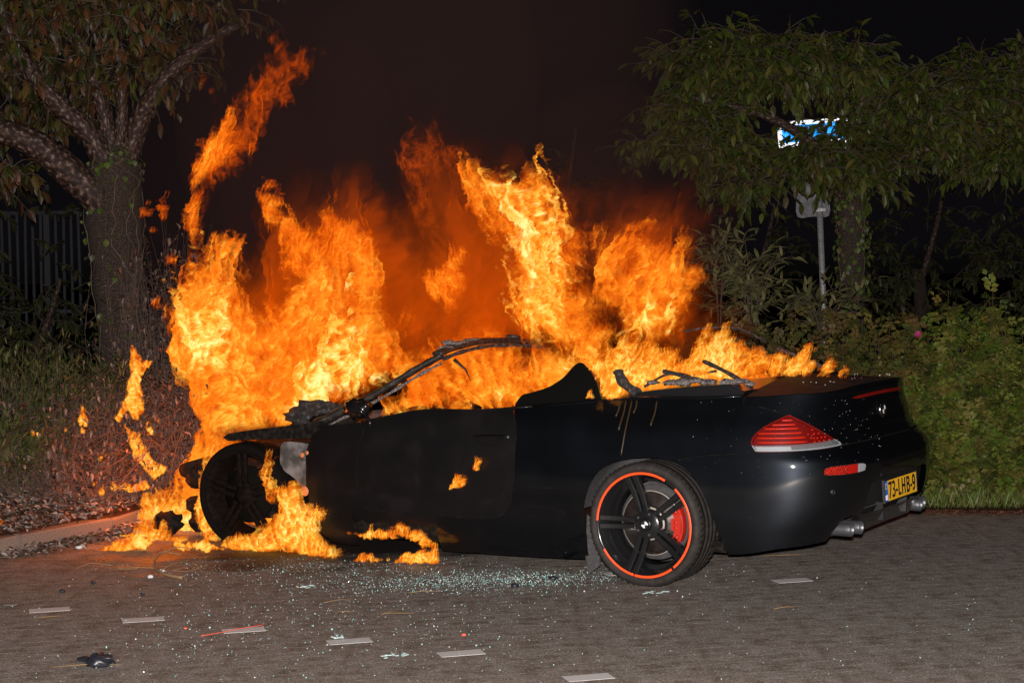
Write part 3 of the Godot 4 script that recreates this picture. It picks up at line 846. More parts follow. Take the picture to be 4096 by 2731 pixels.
	# kerb stones, end to end
	var kerb := Node3D.new()
	put(kerb, "kerb", self)
	tag(kerb, "low concrete kerb along the planting bed", "kerb", "", "structure")
	var len := 0.0
	var walk := []
	for i in cn.size() - 1:
		var a: Vector2 = cn[i]
		var b: Vector2 = cn[i + 1]
		var m := maxi(1, int(a.distance_to(b) / 0.05))
		for k in m: walk.append(a.lerp(b, float(k) / m))
	var i := 0
	while i < walk.size() - 2:
		var a: Vector2 = walk[i]
		var j := i
		while j < walk.size() - 1 and a.distance_to(walk[j]) < 0.80: j += 1
		var b: Vector2 = walk[j]
		var dir := (b - a).normalized()
		var mid := (a + b) * 0.5 + Vector2(dir.y, -dir.x) * 0.06
		if mid.x < 9.0 and mid.y < -8.5:
			var kb := obj("kerb_stone", box_mesh(Vector3(a.distance_to(b) - 0.008, 0.16, 0.12), 0.012), M.kerb, kerb)
			kb.transform = Transform3D(Basis(Vector3.UP, -dir.angle() + rnd(-0.01, 0.01)) * Basis(Vector3.BACK, rnd(-0.008, 0.008)), Vector3(mid.x, 0.03 + rnd(-0.005, 0.005) if mid.x < 0.5 else -0.085, mid.y))
		i = j

func StaticGround() -> ArrayMesh:
	var st := st_new(false)
	quad(st, Vector3(-120, -0.05, 30), Vector3(-120, -0.05, -150), Vector3(120, -0.05, -150), Vector3(120, -0.05, 30))
	return done(st)

# ---------------------------------------------------------------- plants
func pick(cols: Array) -> Color:
	var a: Color = cols[rng.randi() % cols.size()]
	var b: Color = cols[rng.randi() % cols.size()]
	var c := a.lerp(b, rng.randf())
	var k := rnd(0.7, 1.25)
	return Color(c.r * k, c.g * k, c.b * k)

# a shoot: curved tube with leaves put along it; returns leaf transforms
func shoot(st: SurfaceTool, a: Vector3, b: Vector3, r0: float, r1: float, bend: Vector3, n := 4) -> Array:
	var P := []
	var R := []
	for i in n + 1:
		var t := float(i) / n
		P.append(a.lerp(b, t) + bend * sin(PI * t))
		R.append(lerpf(r0, r1, t))
	tube(st, P, R, 5)
	return P

func cherry(called: String, label: String, trunk: Array, trad: Array, limbs: Array, crown: Array, leafs: int, cols: Array, size: float, droop: float, sd: int, ivy: Array) -> void:
	rng.seed = sd
	var t := thing(called, label, "tree", trunk[0])
	var o: Vector3 = trunk[0]
	var T := spline(trunk, 6)
	var TR := []
	for i in T.size():
		var f := i / 6.0
		var a := mini(int(f), trad.size() - 1)
		TR.append(lerpf(trad[a], trad[mini(a + 1, trad.size() - 1)], f - a) * rnd(0.95, 1.06))
		T[i] -= o
	obj("trunk", tube_mesh(T, TR, 18), M.bark_rough, t)
	for L in limbs:
		var P := spline(L[0], 6)
		var R := []
		for i in P.size():
			P[i] -= o
			R.append(lerpf(L[1], L[2], float(i) / (P.size() - 1)) * rnd(0.95, 1.05))
		obj("limb", tube_mesh(P, R, 12), M.bark, t)
	# twigs and leaves fill the crown's clumps
	var st := st_new()
	var xf := []
	var cc := []
	var per := leafs / crown.size()
	for c in crown:
		var ctr: Vector3 = c[0] - o
		var rad: Vector3 = c[1]
		var num := int(per * c[2])
		var twigs := int(num / 9.0) + 1
		for k in twigs:
			var d := rvec().normalized()
			var rr := pow(rng.randf(), 0.45)
			var p := ctr + d * rad * rr
			var dir := (d * Vector3(1, 0.35, 1) + rvec(0.35) + Vector3(0, -0.15, 0)).normalized()
			var ln := rnd(0.22, 0.5)
			var P := shoot(st, p - dir * ln * 0.4, p + dir * ln * 0.6, 0.006, 0.002, Vector3(0, 0.05, 0), 3)
			for q in 9:
				var f := rng.randf()
				var at: Vector3 = P[0].lerp(P[3], f) + Vector3(0, 0.04 * sin(PI * f), 0)
				var side := dir.cross(Vector3.UP).normalized() * (1.0 if rng.randf() < 0.5 else -1.0)
				var ld := (dir * 0.6 + side * rnd(0.3, 1.0) + Vector3(0, -droop + rnd(-0.35, 0.35), 0) + rvec(0.2)).normalized()
				var s := size * rnd(0.65, 1.25)
				xf.append(Transform3D(basis_for(ld, rnd(-0.7, 0.7)).scaled_local(Vector3(s, s, s)), at))
				cc.append(pick(cols))
	obj("twigs", done(st), M.twig, t).set_meta("kind", "stuff")
	many("crown", leaf_mesh(1.0, 0.42, 0.22, 0.22), M.leaf, xf, cc, t)
	if ivy.size():
		var ix := []
		var ic := []
		var vs := st_new()
		for k in int(ivy[0]):
			var f: float = rng.randf() * float(ivy[2])
			var i := int(f * (T.size() - 1))
			var p: Vector3 = T[i].lerp(T[mini(i + 1, T.size() - 1)], rng.randf())
			var a := rng.randf() * TAU
			if rng.randf() > 0.35: a = rnd(0.2, PI - 0.2)
			var d := Vector3(cos(a), 0, sin(a))
			var s := rnd(0.02, 0.065)
			ix.append(Transform3D(basis_for((d * 0.5 + Vector3(0, -0.8, 0) + rvec(0.35)).normalized(), rnd(-0.5, 0.5)).scaled_local(Vector3.ONE * s), p + d * (TR[i] + rnd(0.0, 0.05))))
			ic.append(pick(ivy[1]))
		for k in int(ivy[3]):
			var a := rnd(0.1, PI - 0.1)
			var P := []
			var R := []
			for i in T.size():
				a += rnd(-0.34, 0.34)
				if float(i) / T.size() > ivy[2]: break
				P.append(T[i] + Vector3(cos(a), 0, sin(a)) * (TR[i] + 0.012))
				R.append(rnd(0.002, 0.006) * (1.0 - 0.5 * i / T.size()))
			if P.size() > 2: tube(vs, P, R, 5)
		obj("ivy_stems", done(vs), M.vine, t).set_meta("kind", "stuff")
		many("ivy", leaf_mesh(1.0, 0.85, 0.15, 0.25, 3), M.leaf, ix, ic, t)

var spray_cache := {}

# a compound leaf: pairs of leaflets along a stalk
func compound(n: int, ln: float, wd: float) -> ArrayMesh:
	var st := st_new(false)
	for k in n:
		var z := 0.15 + 0.65 * k / n
		for s in [-1.0, 1.0]:
			leaf(st, Transform3D(Basis(Vector3.UP, s * 1.0) * Basis(Vector3.BACK, s * 0.2) * Basis(Vector3.RIGHT, -0.15), Vector3(0, -0.1 * z * z, z)), ln, wd, 0.2, 0.25, 2)
	leaf(st, Transform3D(Basis.IDENTITY, Vector3(0, -0.08, 0.85)), ln, wd, 0.2, 0.25, 2)
	return done(st)

func rose_bush(label: String, at: Vector3, w: float, h: float, d: float, leaves: int, cols: Array, sd: int, flowers: int) -> void:
	rng.seed = sd
	var t := thing("rose_bush", label, "shrub", at, 0.0, "rose bushes along the right of the bay")
	var st := st_new()
	var xf := []
	var cc := []
	var tips := []
	var stems := int(leaves / 40.0)
	for k in stems:
		var a := rng.randf() * TAU
		var r := sqrt(rng.randf())
		var e := Vector3(cos(a) * r * w * 0.5, 0, sin(a) * r * d * 0.5)
		var top := h * (1.0 - 0.45 * r * r) * rnd(0.55, 1.08)
		var b := e * 0.45 + Vector3(0, 0.0, 0)
		var tip := e + Vector3(rnd(-0.08, 0.08), top, rnd(-0.08, 0.08))
		var P := shoot(st, b, tip, 0.006, 0.002, Vector3(e.x, 0, e.z) * 0.25, 4)
		tips.append(tip)
		for q in 40:
			var f := pow(rng.randf(), 0.65)
			var i := mini(int(f * 4), 3)
			var p: Vector3 = P[i].lerp(P[i + 1], f * 4 - i) + rvec(0.035)
			var out := (Vector3(e.x, 0.1, e.z).normalized() * 0.5 + Vector3(rnd(-1, 1), rnd(-0.5, 0.6), rnd(-0.5, 0.9))).normalized()
			xf.append(Transform3D(basis_for(out, rnd(-1.2, 1.2)).scaled_local(Vector3.ONE * rnd(0.06, 0.12)), p))
			cc.append(pick(cols))
	obj("stems", done(st), M.twig, t).set_meta("kind", "stuff")
	if not spray_cache.has("rose"): spray_cache["rose"] = compound(2, 0.52, 0.40)
	many("foliage", spray_cache["rose"], M.leaf, xf, cc, t)
	for k in flowers:
		var fl := st_new(false)
		var b := basis_for(Vector3(rnd(-0.5, 0.5), 0.5, 1.0))
		for p in 5:
			leaf(fl, Transform3D(b * Basis(Vector3.BACK, TAU * p / 5.0) * Basis(Vector3.RIGHT, -1.1), Vector3.ZERO), 0.036, 0.034, 0.2, 0.2, 3)
		if not M.has("pink"):
			M.pink = mat(lin(0.20, 0.014, 0.075), 0.7)
			M.hip = mat(lin(0.5, 0.22, 0.02), 0.6)
		obj("flower", done(fl), M.pink, t).position = tips[rng.randi() % tips.size()] + Vector3(0, 0.03, 0.16)

func sprig(label: String, at: Vector3, h: float, spread: float, n: int, cols: Array, sd: int, called := "willow_shrub", group := "tall slender shrubs") -> void:
	rng.seed = sd
	var t := thing(called, label, "shrub", at, 0.0, group)
	var st := st_new()
	var xf := []
	var cc := []
	for k in n:
		var a := rng.randf() * TAU
		var e := Vector3(cos(a) * spread * rnd(0.2, 1), h * rnd(0.55, 1.0), sin(a) * spread * rnd(0.2, 1))
		var P := shoot(st, Vector3(e.x * 0.1, 0, e.z * 0.1), e, 0.008, 0.002, Vector3(-e.x * 0.3, 0.05, 0), 6)
		for s in 7:
			var f := rnd(0.35, 1.0)
			var i := mini(int(f * 6), 5)
			var p: Vector3 = P[i].lerp(P[i + 1], f * 6 - i)
			var dir := Vector3(rnd(-1, 1), rnd(-0.1, 0.6), rnd(-0.7, 0.7)).normalized()
			var ln := rnd(0.15, 0.32)
			var Q := shoot(st, p, p + dir * ln, 0.003, 0.001, Vector3(0, 0.02, 0), 2)
			for q in 8:
				var ff := q / 7.0
				var ld := (dir * 0.8 + Vector3(rnd(-0.8, 0.8), rnd(-0.5, 0.5), rnd(-0.6, 0.6))).normalized()
				xf.append(Transform3D(basis_for(ld, rnd(-0.6, 0.6)).scaled_local(Vector3.ONE * rnd(0.08, 0.14)), Q[0].lerp(Q[2], ff)))
				cc.append(pick(cols))
	obj("stems", done(st), M.twig, t).set_meta("kind", "stuff")
	many("foliage", leaf_mesh(1.0, 0.24, 0.2, 0.25), M.leaf, xf, cc, t)

func burnt_shrub(label: String, at: Vector3, w: float, h: float, d: float, n: int, sd: int) -> void:
	rng.seed = sd
	var t := thing("scorched_shrub", label, "shrub", at, 0.0, "scorched shrubs by the car nose")
	var st := st_new()
	var xf := []
	var cc := []
	for k in n:
		var e := Vector3(rnd(-0.5, 0.5) * w, 0, rnd(-0.5, 0.5) * d)
		var tip := e * 1.15 + Vector3(rnd(-0.35, 0.35), h * rnd(0.3, 1.0), rnd(-0.2, 0.2))
		var P := shoot(st, e, tip, rnd(0.0015, 0.004), 0.001, rvec(0.11), 5)
		for s in 4:
			var i := 1 + rng.randi() % 4
			shoot(st, P[i], P[i] + Vector3(rnd(-0.28, 0.28), rnd(-0.12, 0.16), rnd(-0.16, 0.16)), 0.0018, 0.0007, rvec(0.04), 3)
		for s in 16:
			var i := rng.randi() % 5
			var p: Vector3 = P[i].lerp(P[i + 1], rng.randf()) + rvec(0.05)
			xf.append(Transform3D(basis_for(rvec().normalized()).scaled_local(Vector3.ONE * rnd(0.02, 0.06)), p))
			cc.append(pick([Color(0.05, 0.028, 0.018), Color(0.11, 0.06, 0.035), Color(0.19, 0.14, 0.12), Color(0.025, 0.015, 0.01)]))
	obj("stems", done(st), M.twig_burnt, t).set_meta("kind", "stuff")
	many("curled_leaves", leaf_mesh(1.0, 0.5, 0.7, 0.6, 3), M.dull, xf, cc, t)

func frond_bush(label: String, at: Vector3, w: float, h: float, d: float, n: int, cols: Array, sd: int) -> void:
	rng.seed = sd
	var t := thing("feathery_shrub", label, "shrub", at, 0.0, "feathery green shrubs at the left")
	var st := st_new()
	var xf := []
	var cc := []
	for k in n:
		var e := Vector3(rnd(-0.5, 0.5) * w, 0, rnd(-0.5, 0.5) * d)
		var hh := h * (1.0 - 0.5 * absf(e.x / w)) * rnd(0.5, 1.0)
		var tip := e + Vector3(rnd(-0.05, 0.3), hh, rnd(-0.1, 0.25))
		var P := shoot(st, e, tip, 0.004, 0.001, Vector3(0, 0.1, 0), 5)
		for q in 34:
			var f := pow(rng.randf(), 0.7)
			var i := mini(int(f * 5), 4)
			var p: Vector3 = P[i].lerp(P[i + 1], f * 5 - i)
			var ld := Vector3(rnd(-0.6, 0.9), rnd(0.0, 0.9), rnd(-0.6, 0.6)).normalized()
			xf.append(Transform3D(basis_for(ld, rnd(-0.6, 0.6)).scaled_local(Vector3.ONE * rnd(0.04, 0.10)), p + rvec(0.03)))
			cc.append(pick(cols))
	obj("stems", done(st), M.twig, t).set_meta("kind", "stuff")
	many("foliage", leaf_mesh(1.0, 0.16, 0.1, 0.1, 3), M.leaf, xf, cc, t)

# ---------------------------------------------------------------- car body
# The painted skin is one surface over (u, y): u runs backwards along the left side (u = -x) and round the rear corner to the middle of the tail, y is the height.
const YW := [0.05, 0.10, 0.20, 0.33, 0.50, 0.68, 0.70, 0.75, 0.82, 0.88, 0.93, 0.98, 1.05, 1.12]
const WW := [0.80, 0.845, 0.888, 0.913, 0.920, 0.911, 0.909, 0.897, 0.878, 0.850, 0.818, 0.79, 0.75, 0.72]
const YR := [0.25, 0.32, 0.38, 0.45, 0.55, 0.65, 0.71, 0.75, 0.80, 0.90, 1.0, 1.04, 1.08]
const XR := [-0.98, -1.02, -1.06, -1.09, -1.11, -1.12, -1.11, -1.06, -1.02, -1.0, -0.985, -0.99, -0.985]
const U_TOP := [-2.3, -1.95, -1.73, -1.485, -1.07, -0.857, -0.53, -0.267, -0.05, 0.3, 0.508, 0.744, 1.2, 1.638, 1.9]
const Y_TOP := [0.775, 0.80, 0.834, 0.884, 0.899, 0.919, 0.949, 0.979, 0.995, 1.005, 1.02, 1.035, 1.045, 1.068, 1.07]
const U_BOT := [-2.3, -1.3, -0.807, -0.346, 0.38, 0.489, 0.744, 1.068, 1.382, 1.736, 1.9]
const Y_BOT := [0.07, 0.085, 0.095, 0.115, 0.19, 0.211, 0.251, 0.272, 0.290, 0.305, 0.31]
const U_CRE := [-0.2, 0.06, 0.175, 0.312, 0.479, 0.597, 0.85, 1.137, 1.39, 1.8]
const Y_CRE := [0.60, 0.655, 0.683, 0.713, 0.733, 0.748, 0.756, 0.762, 0.771, 0.775]

func pw(x: float, xs: Array, ys: Array) -> float:
	# smooth curve through a table
	var n := xs.size()
	if x <= xs[0]: return ys[0]
	if x >= xs[n - 1]: return ys[n - 1]
	var i := 0
	while x > xs[i + 1]: i += 1
	var h: float = xs[i + 1] - xs[i]
	var t: float = (x - xs[i]) / h
	var d: float = (ys[i + 1] - ys[i]) / h
	var d0: float = d if i == 0 else (ys[i] - ys[i - 1]) / (xs[i] - xs[i - 1])
	var d1: float = d if i == n - 2 else (ys[i + 2] - ys[i + 1]) / (xs[i + 2] - xs[i + 1])
	var m0: float = (d + d0) * 0.5
	var m1: float = (d + d1) * 0.5
	if d * d0 <= 0.0: m0 = 0.0
	if d * d1 <= 0.0: m1 = 0.0
	var t2 := t * t
	var t3 := t2 * t
	return ys[i] * (2 * t3 - 3 * t2 + 1) + m0 * h * (t3 - 2 * t2 + t) + ys[i + 1] * (3 * t2 - 2 * t3) + m1 * h * (t3 - t2)

func skin(u: float, y: float) -> Vector3:
	var w := pw(y, YW, WW)
	if u <= 0.5:
		var x := -u
		w += 0.012 * exp(-pow(x / 0.4, 2)) * exp(-pow((y - 0.55) / 0.2, 2))
		# the door is drawn in a little below its handle line and above the sill
		w -= 0.010 * exp(-pow((y - 0.40) / 0.07, 2)) * clampf((x - 0.3) * 4.0, 0.0, 1.0)
		if x > 1.7: w -= 0.03 * pow((x - 1.7) / 0.6, 2)
		return Vector3(x, y, -w)
	var t := (u - 0.5) / 1.3
	var side := -1.0
	if t > 1.0:
		t = 2.0 - t
		side = 1.0
	var a := t * PI / 2
	var xr := pw(y, YR, XR)
	# the bumper skin stands proud of the wing above it behind the wheel
	return Vector3(-0.5 + (xr + 0.5) * pow(sin(a), 2.0 / 3.2), y, side * w * pow(maxf(cos(a), 0.0), 2.0 / 3.2))

func skin_normal(u: float, y: float) -> Vector3:
	var h := 0.004
	var uu := clampf(u, -2.4, 1.79)
	var du := skin(uu + h, y) - skin(uu - h, y)
	var dy := skin(uu, y + h) - skin(uu, y - h)
	return du.cross(dy).normalized()

func clip(t: PackedVector2Array, f: Callable) -> PackedVector2Array:
	var out := PackedVector2Array()
	for i in range(0, t.size(), 3):
		var a := [t[i], t[i + 1], t[i + 2]]
		var g := [f.call(a[0]), f.call(a[1]), f.call(a[2])]
		if g[0] >= 0 and g[1] >= 0 and g[2] >= 0:
			out.append_array(PackedVector2Array(a))
			continue
		if g[0] < 0 and g[1] < 0 and g[2] < 0: continue
		var r := PackedVector2Array()
		for k in 3:
			var n := (k + 1) % 3
			if g[k] >= 0: r.append(a[k])
			if (g[k] >= 0) != (g[n] >= 0):
				r.append(a[k].lerp(a[n], g[k] / (g[k] - g[n])))
		for k in range(1, r.size() - 1):
			out.append_array(PackedVector2Array([r[0], r[k], r[k + 1]]))
	return out

func pdist(p: Vector2, poly: PackedVector2Array, box_: Rect2) -> float:
	if not box_.has_point(p): return -0.05
	return seg_dist(p, poly)

func inside(t: PackedVector2Array, poly: PackedVector2Array, gap: float) -> PackedVector2Array:
	var b := bounds(poly)
	return clip(t, func(p): return pdist(p, poly, b) - gap)

func outside(t: PackedVector2Array, poly: PackedVector2Array, gap: float) -> PackedVector2Array:
	var b := bounds(poly)
	return clip(t, func(p): return -pdist(p, poly, b) - gap)

func bounds(poly: PackedVector2Array) -> Rect2:
	var r := Rect2(poly[0], Vector2.ZERO)
	for q in poly: r = r.expand(q)
	return r.grow(0.045)

func smooth_poly(a: Array, n := 4) -> PackedVector2Array:
	var out := PackedVector2Array()
	var m := a.size()
	for i in m:
		for k in n:
			out.append(a[i].cubic_interpolate(a[(i + 1) % m], a[(i + m - 1) % m], a[(i + 2) % m], float(k) / n))
	return out

func grid2(u0: float, u1: float, y0: float, y1: float, s: float) -> PackedVector2Array:
	var out := PackedVector2Array()
	var nu := int(ceil((u1 - u0) / s))
	var ny := int(ceil((y1 - y0) / s))
	for i in nu:
		for j in ny:
			var a := Vector2(lerpf(u0, u1, float(i) / nu), lerpf(y0, y1, float(j) / ny))
			var c := Vector2(lerpf(u0, u1, float(i + 1) / nu), lerpf(y0, y1, float(j + 1) / ny))
			out.append_array(PackedVector2Array([a, Vector2(c.x, a.y), c, a, c, Vector2(a.x, c.y)]))
	return out

# skin triangles as a mesh; sides: 1 left, 2 right, 3 both; with a rim turned inwards the panel shows its thickness
func panel(t: PackedVector2Array, off: float, sides := 1) -> ArrayMesh:
	var v := PackedVector3Array()
	var n := PackedVector3Array()
	var uv := PackedVector2Array()
	for s in [1, 2]:
		if not (sides & s): continue
		var flip := Vector3(1, 1, -1) if s == 2 else Vector3.ONE
		for i in range(0, t.size(), 3):
			var p := []
			var q := []
			for k in 3:
				var nn := skin_normal(t[i + k].x, t[i + k].y)
				p.append((skin(t[i + k].x, t[i + k].y) + nn * off) * flip)
				q.append(nn * flip)
			var face: Vector3 = (p[1] - p[0]).cross(p[2] - p[0])
			if face.length() < 1e-9: continue
			var order := [0, 1, 2] if face.dot(q[0]) < 0 else [0, 2, 1]
			for k in order:
				v.append(p[k])
				n.append(q[k])
				uv.append(t[i + k])
	var arr := []
	arr.resize(Mesh.ARRAY_MAX)
	arr[Mesh.ARRAY_VERTEX] = v
	arr[Mesh.ARRAY_NORMAL] = n
	arr[Mesh.ARRAY_TEX_UV] = uv
	var m := ArrayMesh.new()
	m.add_surface_from_arrays(Mesh.PRIMITIVE_TRIANGLES, arr)
	return m

# a strip that follows a line on the skin
func skin_line(pts: Array, r: float, off: float, per := 6) -> Array:
	var s := spline(pts, per)
	var P := []
	var R := []
	for q in s:
		P.append(skin(q.x, q.y) + skin_normal(q.x, q.y) * off)
		R.append(r)
	return [P, R]

func build_car(carxf: Transform3D) -> void:
	var car := thing("burning_car", "black two-door convertible with its front half on fire, tail towards the viewer", "car")
	car.transform = carxf
	var V := func(a: Array) -> PackedVector2Array:
		var o := PackedVector2Array()
		for i in range(0, a.size(), 2): o.append(Vector2(a[i], a[i + 1]))
		return o
	# --- outlines on the skin, in metres
	var arch := smooth_poly([Vector2(-0.33, 0.02), Vector2(-0.355, 0.25), Vector2(-0.358, 0.42), Vector2(-0.28, 0.595), Vector2(-0.13, 0.675), Vector2(0.06, 0.697), Vector2(0.21, 0.672), Vector2(0.315, 0.59), Vector2(0.385, 0.45), Vector2(0.475, 0.22), Vector2(0.52, 0.02), Vector2(0.1, -0.05)], 3)
	var door_rear := [Vector2(-0.857, 0.97), Vector2(-0.845, 0.90), Vector2(-0.803, 0.80), Vector2(-0.798, 0.60), Vector2(-0.812, 0.47), Vector2(-0.845, 0.375), Vector2(-0.90, 0.325), Vector2(-1.0, 0.305)]
	var door := PackedVector2Array(spline(door_rear, 4) + spline([Vector2(-1.4, 0.30), Vector2(-1.78, 0.31), Vector2(-1.86, 0.38), Vector2(-1.87, 0.6), Vector2(-1.835, 0.78), Vector2(-1.84, 0.97)], 4))
	var tail: PackedVector2Array = V.call([0.562, 0.806, 0.566, 0.782, 0.585, 0.752, 0.70, 0.7545, 0.852, 0.757, 1.0, 0.760, 1.137, 0.764, 1.25, 0.768, 1.378, 0.774, 1.32, 0.797, 1.245, 0.826, 1.15, 0.855, 1.039, 0.886, 0.93, 0.912, 0.823, 0.937, 0.77, 0.925, 0.70, 0.903, 0.636, 0.878, 0.585, 0.842])
	var clear: PackedVector2Array = V.call([0.50, 0.70, 0.50, 0.778, 0.585, 0.7825, 0.872, 0.789, 1.137, 0.797, 1.314, 0.806, 1.45, 0.81, 1.45, 0.72, 1.0, 0.70])
	var lid: PackedVector2Array = V.call([0.505, 1.2, 0.505, 0.985, 0.57, 0.978, 0.626, 0.966, 0.72, 0.952, 0.823, 0.937, 0.93, 0.912, 1.039, 0.886, 1.15, 0.855, 1.245, 0.826, 1.32, 0.797, 1.378, 0.775, 1.6, 0.777, 1.9, 0.778, 1.9, 1.2])
	var refl: PackedVector2Array = smooth_poly([Vector2(1.045, 0.652), Vector2(1.06, 0.638), Vector2(1.12, 0.631), Vector2(1.25, 0.630), Vector2(1.40, 0.634), Vector2(1.455, 0.642), Vector2(1.455, 0.672), Vector2(1.40, 0.682), Vector2(1.25, 0.681), Vector2(1.12, 0.678), Vector2(1.065, 0.668)], 3)
	var recess: PackedVector2Array = V.call([1.48, 0.405, 1.53, 0.565, 1.60, 0.585, 1.9, 0.585, 1.9, 0.405])
	var skirt: PackedVector2Array = V.call([1.60, 0.40, 1.66, 0.395, 1.9, 0.395, 1.9, 0.20, 1.62, 0.20, 1.56, 0.33])
	var pipes: PackedVector2Array = smooth_poly([Vector2(1.25, 0.20), Vector2(1.27, 0.34), Vector2(1.33, 0.40), Vector2(1.44, 0.405), Vector2(1.50, 0.36), Vector2(1.53, 0.20)], 3)
	# --- the whole skin, then cut into panels
	var all := grid2(-2.30, 1.80, 0.055, 1.085, 0.028)
	all = clip(all, func(p): return pw(p.x, U_TOP, Y_TOP) - p.y)
	all = clip(all, func(p): return p.y - pw(p.x, U_BOT, Y_BOT))
	all = outside(all, arch, 0.0)
	var crease := func(p: Vector2) -> float: return pw(p.x, U_CRE, Y_CRE) - p.y if p.x > -0.1 else -1.0
	var g := 0.0022
	var low := clip(all, func(p): return minf(crease.call(p) - g, p.x - 0.06))
	var up := clip(all, func(p): return maxf(-crease.call(p) - g, 0.06 - p.x))
	# bumper
	var bumper := outside(low, refl, 0.001)
	bumper = outside(bumper, recess, 0.0)
	bumper = outside(bumper, pipes, 0.0)
	obj("rear_bumper", panel(bumper, 0.006, 3), M.paint, car)
	for s in [1, 2]: obj("reflector_housing", panel(inside(low, refl, 0.0), -0.012, s), M.trim, car)
	obj("plate_recess", panel(inside(low, recess, 0.0), -0.045, 3), M.trim, car)
	# lid, wing, door, sill, rest of the front wing
	obj("boot_lid_skin", panel(inside(outside(up, tail, 0.002), lid, g), 0.0, 3), M.paint, car)
	var rest := outside(outside(up, tail, 0.002), lid, g)
	var door_t := inside(rest, door, g)
	obj("door", panel(door_t, 0.0, 1), M.burnt, car)
	obj("door", panel(door_t, 0.0, 2), M.burnt, car)
	rest = outside(rest, door, g)
	var sill_y := func(p: Vector2) -> float: return lerpf(0.298, 0.352, clampf((p.x + 1.16) / 0.8, 0.0, 1.0)) - p.y
	var wing := clip(rest, func(p): return minf(-sill_y.call(p) - 0.0015, p.x + 0.92) if p.x < 0.0 else 1.0)
	obj("rear_wing", panel(wing, 0.0, 1), M.paint, car)
	obj("rear_wing", panel(wing, 0.0, 2), M.paint, car)
	var sill := clip(rest, func(p): return minf(sill_y.call(p), -0.2 - p.x))
	var sill_rear := clip(sill, func(p): return p.x + 1.335)
	obj("sill", panel(sill_rear, -0.004, 1), M.paint, car)
	obj("sill", panel(sill_rear, -0.004, 2), M.paint, car)
	var sill_front := clip(clip(sill, func(p): return -1.345 - p.x), func(p): return p.y - 0.225 - 0.012 * sin(p.x * 60.0))
	tag(obj("burnt_sill", panel(sill_front, -0.012, 1), M.burnt, car), "charred front sill with its lower strip burned away", "")
	var ragged: PackedVector2Array = V.call([-2.262, 0.62, -2.255, 0.52, -2.268, 0.43, -2.245, 0.33, -2.262, 0.26, -2.215, 0.19, -2.19, 0.135, -2.14, 0.10, -2.1, 0.05, -1.5, 0.05, -1.5, 0.9, -2.3, 0.9, -2.21, 0.72])
	var front_wing := inside(clip(rest, func(p): return -1.3 - p.x), ragged, 0.0)
	front_wing = clip(front_wing, func(p): return -minf(sill_y.call(p), p.x + 1.92))
	obj("front_wing", panel(front_wing, 0.0, 1), M.burnt, car)
	obj("front_wing", panel(front_wing, 0.0, 2), M.burnt, car)
	# dark structure behind the skin
	var shell := clip(clip(outside(grid2(-2.2, 1.80, 0.12, 1.05, 0.06), arch, 0.02), func(p): return pw(p.x, U_TOP, Y_TOP) - 0.03 - p.y), func(p): return p.y - pw(p.x, U_BOT, Y_BOT) - 0.02)
	shell = outside(outside(shell, recess, 0.0), pipes, 0.0)
	shell = outside(shell, tail, -0.02)
	obj("inner_shell", panel(shell, -0.035, 3), M.char, car)
	# --- tail lamps: housing, bars, bulbs, lens
	var tl := inside(grid2(0.52, 1.42, 0.72, 0.96, 0.014), tail, 0.001)
	for side in [1, 2]:
		var lamp := obj("tail_light", panel(tl, -0.032, side), M.lamp_back, car)
		var fl := Vector3(1, 1, -1) if side == 2 else Vector3.ONE
		obj("red_lens", panel(outside(tl, clear, 0.001), 0.002, side), M.red_lens, lamp)
		obj("clear_lens", panel(inside(tl, clear, 0.001), 0.002, side), M.clear_lens, lamp)
		var rim := outside(tl, PackedVector2Array(shrink(tail, 0.006)), 0.0)
		obj("lens_rim", panel(outside(rim, clear, 0.0), 0.0035, side), M.red_dark, lamp)
		obj("clear_rim", panel(inside(rim, clear, 0.0), 0.0035, side), M.frost, lamp)
		var clear_back := inside(inside(tl, PackedVector2Array(shrink(tail, 0.008)), 0.0), clear, 0.004)
		obj("indicator_reflector", panel(clip(clear_back, func(p): return 0.855 - p.x), -0.014, side), M.frost, lamp)
		obj("reversing_reflector", panel(clip(clear_back, func(p): return p.x - 0.872), -0.022, side), M.chrome_dark, lamp)
		for row in [[0.800, 0.60, 1.02], [0.822, 0.592, 1.01], [0.846, 0.595, 0.97], [0.869, 0.635, 0.93], [0.889, 0.69, 0.895], [0.911, 0.765, 0.86]]:
			var L := []
			for k in 14:
				var u := lerpf(row[1], row[2], k / 13.0)
				L.append(Vector2(u, row[0] + (u - 0.6) * 0.012))
			var pr := skin_line(L, 0.0042, -0.008, 1)
			var P := []
			for q in pr[0]: P.append(q * fl)
			obj("light_bar", tube_mesh(P, pr[1], 6), M.light_bar, lamp)
		var bs := st_new()
		for q in [[1.08, 0.862], [1.10, 0.842], [1.15, 0.842], [1.07, 0.822], [1.10, 0.820], [1.135, 0.820], [1.18, 0.822], [1.22, 0.823], [1.04, 0.842], [1.26, 0.808], [1.2, 0.807], [1.15, 0.805], [1.1, 0.803]]:
			var c: Vector3 = (skin(q[0], q[1]) - skin_normal(q[0], q[1]) * 0.010) * fl
			tube(bs, [c + Vector3(0.004, 0, 0), c - Vector3(0.004, 0, 0)], [0.0045, 0.003], 6)
		obj("bulb_reflectors", done(bs), M.light_bar, lamp)
		# bumper reflector and reversing lamp
		var rl := inside(grid2(1.02, 1.48, 0.62, 0.70, 0.012), refl, 0.003)
		var rlo := obj("bumper_lamp", panel(clip(rl, func(p): return 1.27 - p.x), 0.004, side), M.red_reflex, car)
		obj("red_panel", panel(clip(clip(rl, func(p): return p.x - 1.272), func(p): return 1.374 - p.x), 0.0045, side), M.red_flat, rlo)
